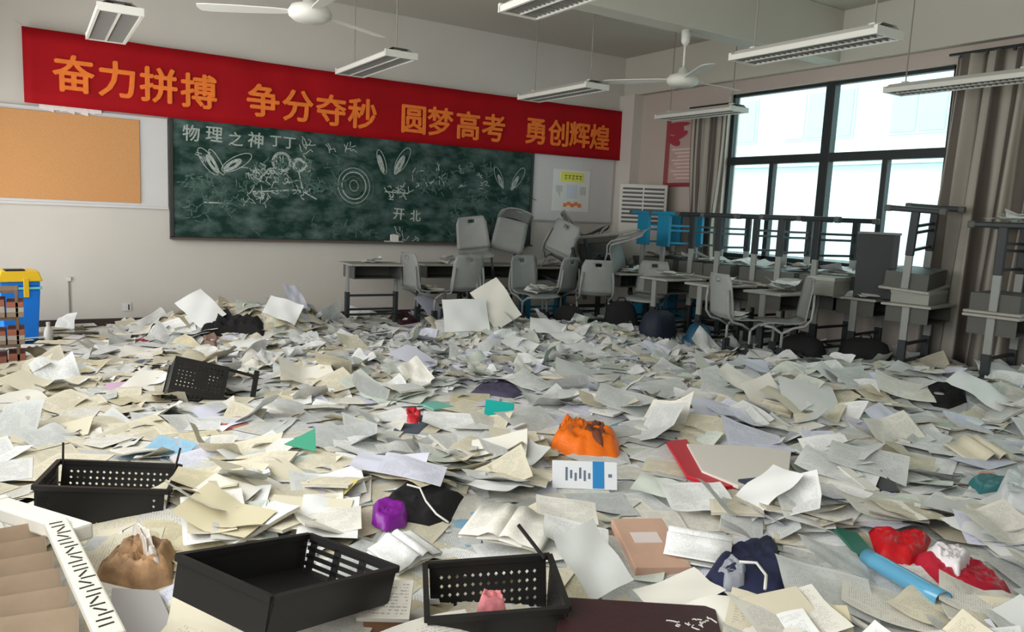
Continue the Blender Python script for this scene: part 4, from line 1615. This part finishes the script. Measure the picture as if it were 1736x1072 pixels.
hk = .125
pkt(-wd / 2, wd / 2, 0, hk, 0, .018, mat('packet_white', (.74, .77, .80), .35), 'pouch')
pkt(.12 * wd, .30 * wd, .004, hk, .0095, .002, mat('packet_blue', (.02, .22, .52), .35), 'blue_stripe')
for k in range(6):
    pkt(-.30 * wd + k * .07 * wd, -.265 * wd + k * .07 * wd, .035 + .01 * (k % 2), .095 - .012 * (k % 3), .0095, .002, mat('packet_print', (.12, .16, .22), .5), 'print')
pkt(.36 * wd, .42 * wd, .055, .07, .0095, .002, MATS['packet_print'], 'print')

# red covered book with white pages
rb = slab('red_book', [(1129, 762), (1163, 757), (1180, 785), (1252, 818), (1218, 826), (1165, 806)], .02, mat('red_cover', (.50, .006, .02), .4), 'bright red covered workbook lying open with white pages', 'book', .02, 'cover')
slab('x', [(1163, 768), (1271, 772), (1340, 780), (1336, 815), (1252, 818), (1190, 796)], .018, paper_mat('book_pages', (.70, .66, .60), True, ink=.3), '', '', .035, 'pages', root_at=rb)
slab('dark_binder', [(1250, 822), (1290, 818), (1345, 842), (1342, 856), (1290, 842)], .03, mat('navy_card', (.02, .025, .05), .5), 'navy binder with white page block under the red workbook', 'binder', .0, 'cover')


def tslab(name, corners, tilt, thick, material, label, cat, dz=.03, part='body', root_at=None):
    """flat thing propped on the litter: a plane through its spot, leaning back from the viewer by tilt"""
    cx_ = sum(c[0] for c in corners) / len(corners)
    cy_ = sum(c[1] for c in corners) / len(corners)
    p = gpos(cx_, cy_, dz)
    hd = Vector((-p.x, -p.y, 0)).normalized()
    nn = hd * math.sin(rad(tilt)) + Vector((0, 0, math.cos(rad(tilt))))
    root = root_at
    if root is None:
        root = empty(name, p, 0, label, cat)
    org = Vector(root.location)
    eye = Vector((0, 0, CAMZ))
    top = []
    for c in corners:
        d = Vector(pray(*c))
        t = (p - eye).dot(nn) / d.dot(nn)
        top.append(eye + d * t - org)
    low = [v - nn * thick for v in top]
    n = len(top)
    MB().add(low + top, [tuple(range(n))[::-1], tuple(range(n, 2 * n))] + [(i, (i + 1) % n, (i + 1) % n + n, i + n) for i in range(n)]).build(part, material, root, bevel=min(.002, thick * .25))
    return root


# small packets
tslab('teal_packet', [(824, 677), (872, 684), (867, 702), (820, 704)], 25, .02, mat('teal_foil', (.01, .42, .38), .35), 'bright teal packet lying flat near the dark purple cloth', 'packet')
slab('teal_notebook', [(706, 686), (740, 682), (770, 690), (735, 698)], .012, mat('teal_card', (.18, .48, .40), .5), 'pale teal notebook with white label near a red wrapper', 'notebook')
tslab('green_card', [(481, 753), (534, 726), (536, 766)], 40, .006, mat('emerald_card', (.07, .38, .24), .5), 'triangular emerald green card corner poking out of papers', 'card', .10)
blob('red_wrapper', [(684, 709), (700, 704), (716, 711), (710, 730), (688, 729)], .085, mat('red_wrap', (.55, .02, .03), .4), 'small bright red wrapper beside the pale teal notebook', 'wrapper', .5, seed=3)
blob('purple_cloth', [(792, 668), (809, 653), (861, 646), (898, 672), (872, 678), (830, 670)], .04, mat('dusk_purple_cloth', (.07, .06, .11), .85), 'dark purple-grey cloth draped over papers beside the teal packet', 'cloth', .4, seed=6)
blob('black_pouch', [(1560, 661), (1583, 652), (1636, 660), (1640, 681), (1608, 693), (1583, 688)], .07, M_BLKF, 'black fabric pouch with grey badge on papers', 'bag', .3, seed=4)
p = gpos(1592, 668, .09)
bd = bpy.data.objects['black_pouch']
MB().lathe([(.03, 0), (.028, .006)], tuple(p - bd.location), 12).build('badge', mat('badge_grey', (.32, .30, .30), .5), bd)
blob('dark_pouch', [(-20, 666), (38, 676), (64, 694), (46, 708), (-20, 706)], .06, mat('taupe_cloth', (.13, .11, .085), .9), 'dark taupe cloth pouch half buried in cream papers', 'bag', .3, seed=4)
blob('salmon_packet', [(36, 797), (100, 790), (88, 818), (40, 820)], .03, mat('salmon_plastic', (.62, .22, .16), .45), 'salmon pink packet behind the black perforated basket', 'packet', .3, seed=14)
tslab('pink_sheet', [(178, 650), (236, 645), (238, 664), (186, 668)], 18, .004, mat('pink_card', (.60, .40, .56), .7), 'pale pink card lying near the tipped basket', 'card', .03)
blob('black_glove', [(215, 628), (232, 621), (262, 624), (292, 624), (290, 634), (262, 632), (236, 638), (218, 639)], .05, M_BLKF, 'limp black glove beside the tipped basket', 'glove', .3, seed=2)
blob('black_jacket', [(356, 531), (379, 536), (396, 552), (451, 555), (449, 573), (405, 570), (376, 574), (332, 573), (358, 556)], .12, M_BLKF, 'crumpled black jacket on papers near the front wall', 'jacket', .6, seed=7)
blob('brown_pouch', [(341, 574), (365, 570), (374, 582), (366, 594), (344, 592)], .09, mat('brown_leatherette', (.26, .17, .13), .6), 'small brown pouch just below the black jacket', 'bag', .2, seed=3)
blob('red_rag', [(226, 580), (244, 575), (262, 582), (244, 588)], .05, mat('dark_red_rag', (.30, .03, .04), .8), 'small dark red rag on the floor near the front wall', 'rag', .4, seed=3)
blob('maroon_bag', [(655, 548), (674, 530), (705, 548), (712, 558), (676, 563)], .13, mat('maroon_cloth', (.045, .008, .014), .85, bump=.3, scale=20), 'dark maroon cloth bag under the blackboard chairs', 'bag', .5, seed=3)
blob('coral_wrapper', [(610, 555), (645, 546), (660, 560), (625, 565)], .06, mat('coral_paper', (.55, .13, .08), .6), 'coral red crumpled wrapper left of the maroon bag', 'wrapper', .6, seed=6)
blob('yellow_wrapper', [(522, 530), (540, 522), (552, 532), (540, 541), (524, 540)], .09, mat('yellow_wrap', (.62, .50, .06), .6), 'yellow crumpled wrapper on the paper heap by the front wall', 'wrapper', .6, seed=8)
blob('black_shoe', [(467, 535), (485, 531), (500, 540), (496, 548), (478, 543)], .09, M_BLKF, 'black shoe on the white paper heap by the front wall', 'shoe', .3, seed=8)
blob('white_plastic_bag', [(1680, 850), (1700, 818), (1745, 800), (1780, 850), (1745, 900), (1700, 890)], .10, mat('thin_white_plastic', (.66, .68, .70), .35, bump=.6, scale=12), 'crumpled cloudy white plastic bag beside the dark teal pouch', 'bag', .7, seed=8)
blob('teal_pouch', [(1640, 818), (1668, 808), (1716, 812), (1704, 832), (1660, 836)], .05, mat('dark_teal_vinyl', (.02, .16, .17), .4), 'dark teal pencil pouch under the thick cream notebook', 'pouch', .3, seed=5)
blob('orange_strip', [(1650, 812), (1690, 803), (1715, 806), (1690, 814)], .06, mat('orange_vinyl', (.60, .20, .08), .4), 'thin orange wrapper on the dark teal pouch', 'wrapper', .2, seed=5)
blob('kraft_bag', [(163, 968), (190, 950), (225, 925), (262, 930), (300, 935), (292, 985), (250, 998), (195, 992), (165, 990)], .06, mat('kraft_paper', (.34, .20, .10), .65, bump=.6, scale=16, var=.4), 'crumpled brown kraft paper bag in front of the perforated basket', 'bag', .9, seed=5)
blob('clear_wrap', [(222, 918), (240, 925), (262, 950), (275, 985), (258, 985), (240, 950)], .10, mat('cloudy_plastic', (.66, .60, .54), .3, bump=.6, scale=20), 'twisted cloudy plastic wrap on the kraft bag', 'wrapper', .5, seed=2)
blob('pink_flower_cup', [(806, 1075), (812, 1058), (832, 1052), (852, 1060), (858, 1080)], .05, mat('pink_white_plastic', (.70, .22, .24), .45, var=.5, scale=25), 'pink and white crumpled wrapper inside the wedged basket', 'wrapper', .4, seed=2, dz=.06)
slab('grey_board', [(190, 992), (268, 992), (305, 1090), (185, 1090)], .006, mat('grey_card', (.38, .37, .37), .6), 'grey card lying beside the printed white bar', 'card', .03)
tslab('tablet_case', [(1464, 798), (1494, 797), (1526, 832), (1496, 834)], 15, .014, mat('tablet_dark', (.06, .06, .065), .35), 'dark grey flat case lying among sheets', 'case', .03)
tslab('white_ruler_board', [(1420, 790), (1434, 788), (1492, 830), (1472, 832)], 15, .012, M_WHITE, 'narrow white plastic board beside the dark flat case', 'board', .04)


# open booklets: two curved page blocks
def open_booklet(px, py, w, l, rz, label, tint='ivory', dz=.02, tilt=0, pr=True, thick=.012):
    p = gpos(px, py, dz)
    root = empty('exam_booklet', p, 0, label, 'booklet', None, (rad(tilt), 0, rad(rz)))
    mt = paper_mat('paper_%s_%d' % (tint.replace(' ', '_'), pr), TINTS[tint], pr)
    for s in (-1, 1):
        mb = MB()
        mb.grid(lambda uu, vv: (s * w * uu, (vv - .5) * l, thick * (1.5 * math.sin(min(1, uu * 2.2) * PI) * .9 + 1) - .02 * uu), 8, 3)
        n0 = len(mb.v)
        mb.add([(s * w, -l / 2, -.02), (s * w, l / 2, -.02), (0, l / 2, 0), (0, -l / 2, 0)], [(0, 1, 2, 3)])
        mb.build('page_block', mt, root, smooth=True, solid=.002)
    MB().bx(-w * .99, w * .99, -l / 2 - .002, l / 2 + .002, -.012, -.010).build('cover', mat('pale_cover', (.5, .48, .42), .7), root)
    return root


open_booklet(862, 890, .15, .20, -52, 'open ivory exam booklet above the wedged basket', 'ivory', .07, 10)
open_booklet(688, 930, .10, .15, 20, 'open white exam booklet in front of the drawstring bag', 'white', .04, 12)
open_booklet(1185, 925, .12, .22, 40, 'open white magazine stack beside the tan parcel box', 'white', .03, 0, thick=.02)
open_booklet(1320, 690, .13, .19, 30, 'open cream booklet with curling pages among lavender sheets', 'cream', .04, 6)
open_booklet(1665, 770, .17, .22, -20, 'thick cream notebook curling open beside the dark teal pouch', 'cream', .08, 12, False, .03)
open_booklet(560, 690, .14, .20, 60, 'open booklet with a dark photo cover in the middle of the litter', 'white', .03, 8)

# booklets lying closed
BKG = 'closed exam booklets in the litter'
BV = []
for k in range(6):
    r4 = random.Random(40 + k)
    w_, l_, t_ = ((.19, .26), (.21, .29), (.17, .24))[k % 3] + (r4.uniform(.006, .02),)
    cv = r4.uniform(-.25, .3)

    def bend(x, y):
        return cv * x * x * 2 + .02 * math.sin(y * 9 + k)
    mb = MB()
    mb.grid(lambda uu, vv: ((uu - .5) * w_, (vv - .5) * l_, bend((uu - .5) * w_, (vv - .5) * l_) + t_), 6, 5)
    tint = ('white', 'cream', 'grey', 'ivory', 'lavender', 'pale green')[k]
    cov = mb.mesh('exam_booklet', paper_mat('paper_%s_1' % tint.replace(' ', '_'), TINTS[tint], True), True)
    pg = MB()
    per = [((i / 6), 0) for i in range(7)] + [(1, j / 5) for j in range(1, 6)] + [(1 - i / 6, 1) for i in range(1, 7)] + [(0, 1 - j / 5) for j in range(1, 5)]
    vs = []
    for zz in (.0, .999):
        for a, b_ in per:
            x, y = (a - .5) * w_ * .99, (b_ - .5) * l_ * .99
            vs.append((x, y, bend(x, y) + t_ * zz))
    n_ = len(per)
    pg.add(vs, [(i, (i + 1) % n_, (i + 1) % n_ + n_, i + n_) for i in range(n_)] + [tuple(range(n_))[::-1]])
    BV.append((cov, pg.mesh('page_block', mat('page_edges', (.55, .52, .45), .8, var=.3, scale=150, stretch=(.2, .2, 4)), False), tint, t_))
cnt = 0
while cnt < 200:
    px, py = rg.uniform(-30, 1766), 590 + 500 * rg.random() ** .9
    p = gpos(px, py)
    if p.x > XR - .4 or p.x < XL + .3 or p.y < .8:
        continue
    if blocked(p.x, p.y, .09):
        continue
    k = rg.randrange(6)
    if rg.random() < .5 * float(sm(3, .8, p.x)):  # left-hand warmth again put into the covers, more cream and ivory
        k = rg.choice((1, 3))
    cov, pg, tint, t_ = BV[k]
    o_ = bpy.data.objects.new('exam_booklet', cov)
    o_.location = (p.x, p.y, H(p.x, p.y) + rg.uniform(.0, .02))
    o_.rotation_euler = (rg.gauss(0, .12), rg.gauss(0, .12), rg.uniform(0, 2 * PI))
    link(o_)
    tag(o_, 'closed %s exam booklet %s lying among loose sheets' % (tint, 'of few pages' if t_ < .012 else 'of many pages'), 'booklet', BKG)
    q = bpy.data.objects.new('page_block', pg)
    link(q, o_)
    cnt += 1

# white slotted bars and the leaning books at the lower left
p0, p1 = gpos(95, 888, .14), gpos(190, 1085, .16)
wb = empty('slotted_bar', p0, 0, 'white plastic bar printed with rows of black strokes, leaning over books', 'bar')
dv = p1 - p0
Lb = dv.length
Rb = Vector((0, -1, 0)).rotation_difference(dv.normalized()).to_matrix()
wbm = MB().box(Rb @ Vector((0, -Lb / 2, 0)), (.062, Lb, .03), Rb)
wbm.build('bar', mat('warm_white_plastic', (.74, .72, .64), .5), wb, bevel=.006)
random.seed(31)
for k in range(26):
    y_ = -.03 - k * (Lb - .05) / 26
    kind = k % 6
    ang = (0, .1, .9, 0, -.8, .1)[kind]
    Rr = Rb @ Matrix.Rotation(ang, 3, 'Z')
    MB().box(Rb @ Vector((random.uniform(-.005, .008), y_, .0155)), (.034, .005, .002), Rr).build('printed_stroke', M_BLK, wb)
q0, q1 = gpos(-12, 858, .13), gpos(138, 906, .13)
w2 = empty('foam_bar', q0, 0, 'plain white foam bar lying against the perforated basket', 'bar')
dv2 = q1 - q0
R2 = Vector((0, -1, 0)).rotation_difference(dv2.normalized()).to_matrix()
MB().box(R2 @ Vector((0, -dv2.length / 2, 0)), (.075, dv2.length, .05), R2).build('bar', mat('white_foam', (.76, .74, .68), .7), w2, bevel=.008)
MB().box(R2 @ Vector((0, -.02, 0)), (.085, .04, .062), R2).build('end_block', MATS['white_foam'], w2, bevel=.01)

BG = 'thick cream books leaning at the side wall'
for k in range(6):
    bk_ = empty('thick_book', (-.13 + .012 * k, 2.60 - .118 * k, .10), 0, 'thick worn cream book leaning in a row under the printed white bar', 'book', BG, (rad(-24 - 2 * k), rad(3), rad(14 - 3 * k)))
    MB().bx(-.13, .13, -.024, .024, 0, .19).build('page_block', mat('cream_page_edges', (.50, .41, .30), .8, var=.15, scale=120, stretch=(1, 6, .2)), bk_, bevel=.003)
    for s_ in (-1, 1):
        MB().bx(-.133, .133, s_ * .026 - .002, s_ * .026 + .002, -.002, .194).build('cover', mat('cream_cover', (.40, .30, .21), .6, var=.12, scale=9), bk_)
    MB().bx(.131, .135, -.027, .027, -.002, .194).build('spine', mat('cream_spine', (.56, .47, .36), .6), bk_)

# small printed carton in front of the tray
cb_ = empty('small_carton', gpos(655, 1040, .04), rad(-28), 'small carton with printed white lid and brown sides between tray and basket', 'box', None, (rad(22), 0, rad(-30)))
MB().bx(-.055, .055, -.055, .055, -.06, .045).build('carton', mat('brown_carton', (.30, .15, .08), .7), cb_, bevel=.003)
mb = MB().grid(lambda uu, vv: ((uu - .5) * .14, (vv - .5) * .13, .052), 2, 2)
mb.build('printed_lid', paper_mat('carton_print', (.72, .69, .62), True, lines=12, ink=.5), cb_, solid=.014)

# piles of papers left on desks and chairs
PG = 'papers left on the desks'
random.seed(77)


def pile(x, y, z, n, label, spread=.09, sc=.75):
    root = empty('paper_pile', (x, y, z), random.uniform(0, 6), label, 'paper pile')
    for k in range(n):
        me, pp = variant(random.choice(('white', 'grey', 'ivory', 'white')), random.random() < .5, random.choice((1, 3, 4, 1)))
        o_ = bpy.data.objects.new('sheet', me)
        o_.scale = (sc, sc, sc)
        o_.rotation_euler = (random.gauss(0, .10), random.gauss(0, .10), random.uniform(0, 6))
        o_.location = (random.uniform(-spread, spread), random.uniform(-spread, spread), .02 + .012 * k)
        link(o_, root)


for xx, yy, zz, n, lab in ((5.86, 4.62, DH, 6, 'white paper heap on the desk beside the back-to-back chairs'), (5.80, 5.30, DH, 4, 'paper heap on the middle desk of the second column'),
                           (5.78, 5.95, DH, 5, 'paper heap on the far desk of the second column'), (5.74, 6.6, DH, 4, 'paper heap on the last desk of the second column'),
                           (6.22, 4.05, DH, 4, 'paper heap on the desk in front of the dark upright box'), (4.60, 6.72, .46, 6, 'paper heap on the pale slotted chair'),
                           (3.50, 7.22, .46, 2, 'papers on the chair beside the single desk'), (4.2, 7.1, .46, 3, 'papers on the sideways chair under the blackboard'),
                           (3.95, 7.75, DH, 3, 'papers on the desk behind the chairs'), (2.98, 7.50, DH + .02, 2, 'sheet hanging over the single desk by the front wall'),
                           (6.46, 2.97, 2 * DH, 5, 'newspaper heap on the feet of the upside-down desk by the long curtain'), (5.20, 7.42, DH, 4, 'paper heap on the teal-legged desk at the wall panel'),
                           (5.24, 4.57, .48, 3, 'papers on the seat of the chair facing the room')):
    pile(xx, yy, zz, n, lab)

# dark school bags under the desks
M_NVB = mat('navy_nylon', (.012, .018, .035), .7, bump=.2, scale=25)
M_TLB = mat('teal_nylon', (.01, .07, .13), .6, bump=.2, scale=25)
for k, (px, py, w_, h_, m_, lab) in enumerate(((775, 522, .34, .36, M_NVB, 'black-navy school bag slumped under the blackboard chairs'), (832, 520, .30, .34, M_BLKF, 'round black school bag beside the pale slotted chair'),
                                              (930, 528, .34, .30, M_BLKF, 'black school bag under the heap of chairs'), (1010, 535, .36, .38, M_BLKF, 'large black bag in the corner heap'),
                                              (1120, 548, .40, .34, M_NVB, 'navy school bag in front of the teal-legged desks'), (1180, 548, .36, .30, M_TLB, 'dark teal school bag on the floor by the second desk column'),
                                              (1400, 590, .40, .26, M_BLKF, 'black school bag lying near the desk with the white paper heap'), (1480, 600, .44, .30, M_BLKF, 'black school bag under the desk with the dark box'))):
    p = Vector(((3.78, 6.98), (4.16, 6.84), (4.78, 6.42), (5.32, 6.22), (5.38, 5.70), (5.42, 5.18), (5.70, 4.22), (6.12, 3.90))[k])
    bgp = empty('school_bag', (p.x, p.y, max(H(p.x, p.y) - .05, 0)), rad(30 + 40 * k), lab, 'bag')
    mb = MB()
    n = 14
    prof = [(.80, 0), (1.0, .12), (1.02, .35), (.95, .62), (.78, .86), (.45, .98), (.12, 1.0)]
    vs, fs = [], []
    for r_, z_ in prof:
        for q in range(n):
            a = 2 * PI * q / n
            e_ = (abs(math.cos(a)) ** .6 * math.copysign(1, math.cos(a)), abs(math.sin(a)) ** .6 * math.copysign(1, math.sin(a)))
            jx = 1 + .10 * mnoise.noise(Vector((e_[0] * 2 + k, e_[1] * 2, z_ * 3)))
            vs.append((e_[0] * r_ * w_ / 2 * jx, e_[1] * r_ * w_ * .34 * jx, z_ * h_))
    for i in range(len(prof) - 1):
        for q in range(n):
            fs.append((i * n + q, i * n + (q + 1) % n, (i + 1) * n + (q + 1) % n, (i + 1) * n + q))
    fs += [tuple(range(n))[::-1], tuple((len(prof) - 1) * n + q for q in range(n))]
    mb.add(vs, fs).build('sack', m_, bgp, smooth=True)
    MB().tube([(-.05, 0, h_ * .98), (-.03, 0, h_ * 1.1), (.03, 0, h_ * 1.1), (.05, 0, h_ * .98)], .008).build('handle', M_BLK, bgp, smooth=True)
    mb = MB().box((0, -w_ * .34, h_ * .32), (w_ * .62, .05, h_ * .42))
    mb.build('front_pocket', m_, bgp, bevel=.02)
for k, yy in enumerate(ys):
    pile(6.46, yy, DH + .16, 4, 'paper heap on the upturned drawer of desk %s along the window' % ('next to the air conditioner', 'second from the air conditioner', 'third from the air conditioner',
         'fourth from the air conditioner', 'fifth from the air conditioner', 'sixth from the air conditioner', 'seventh from the air conditioner')[k], .12, .85)
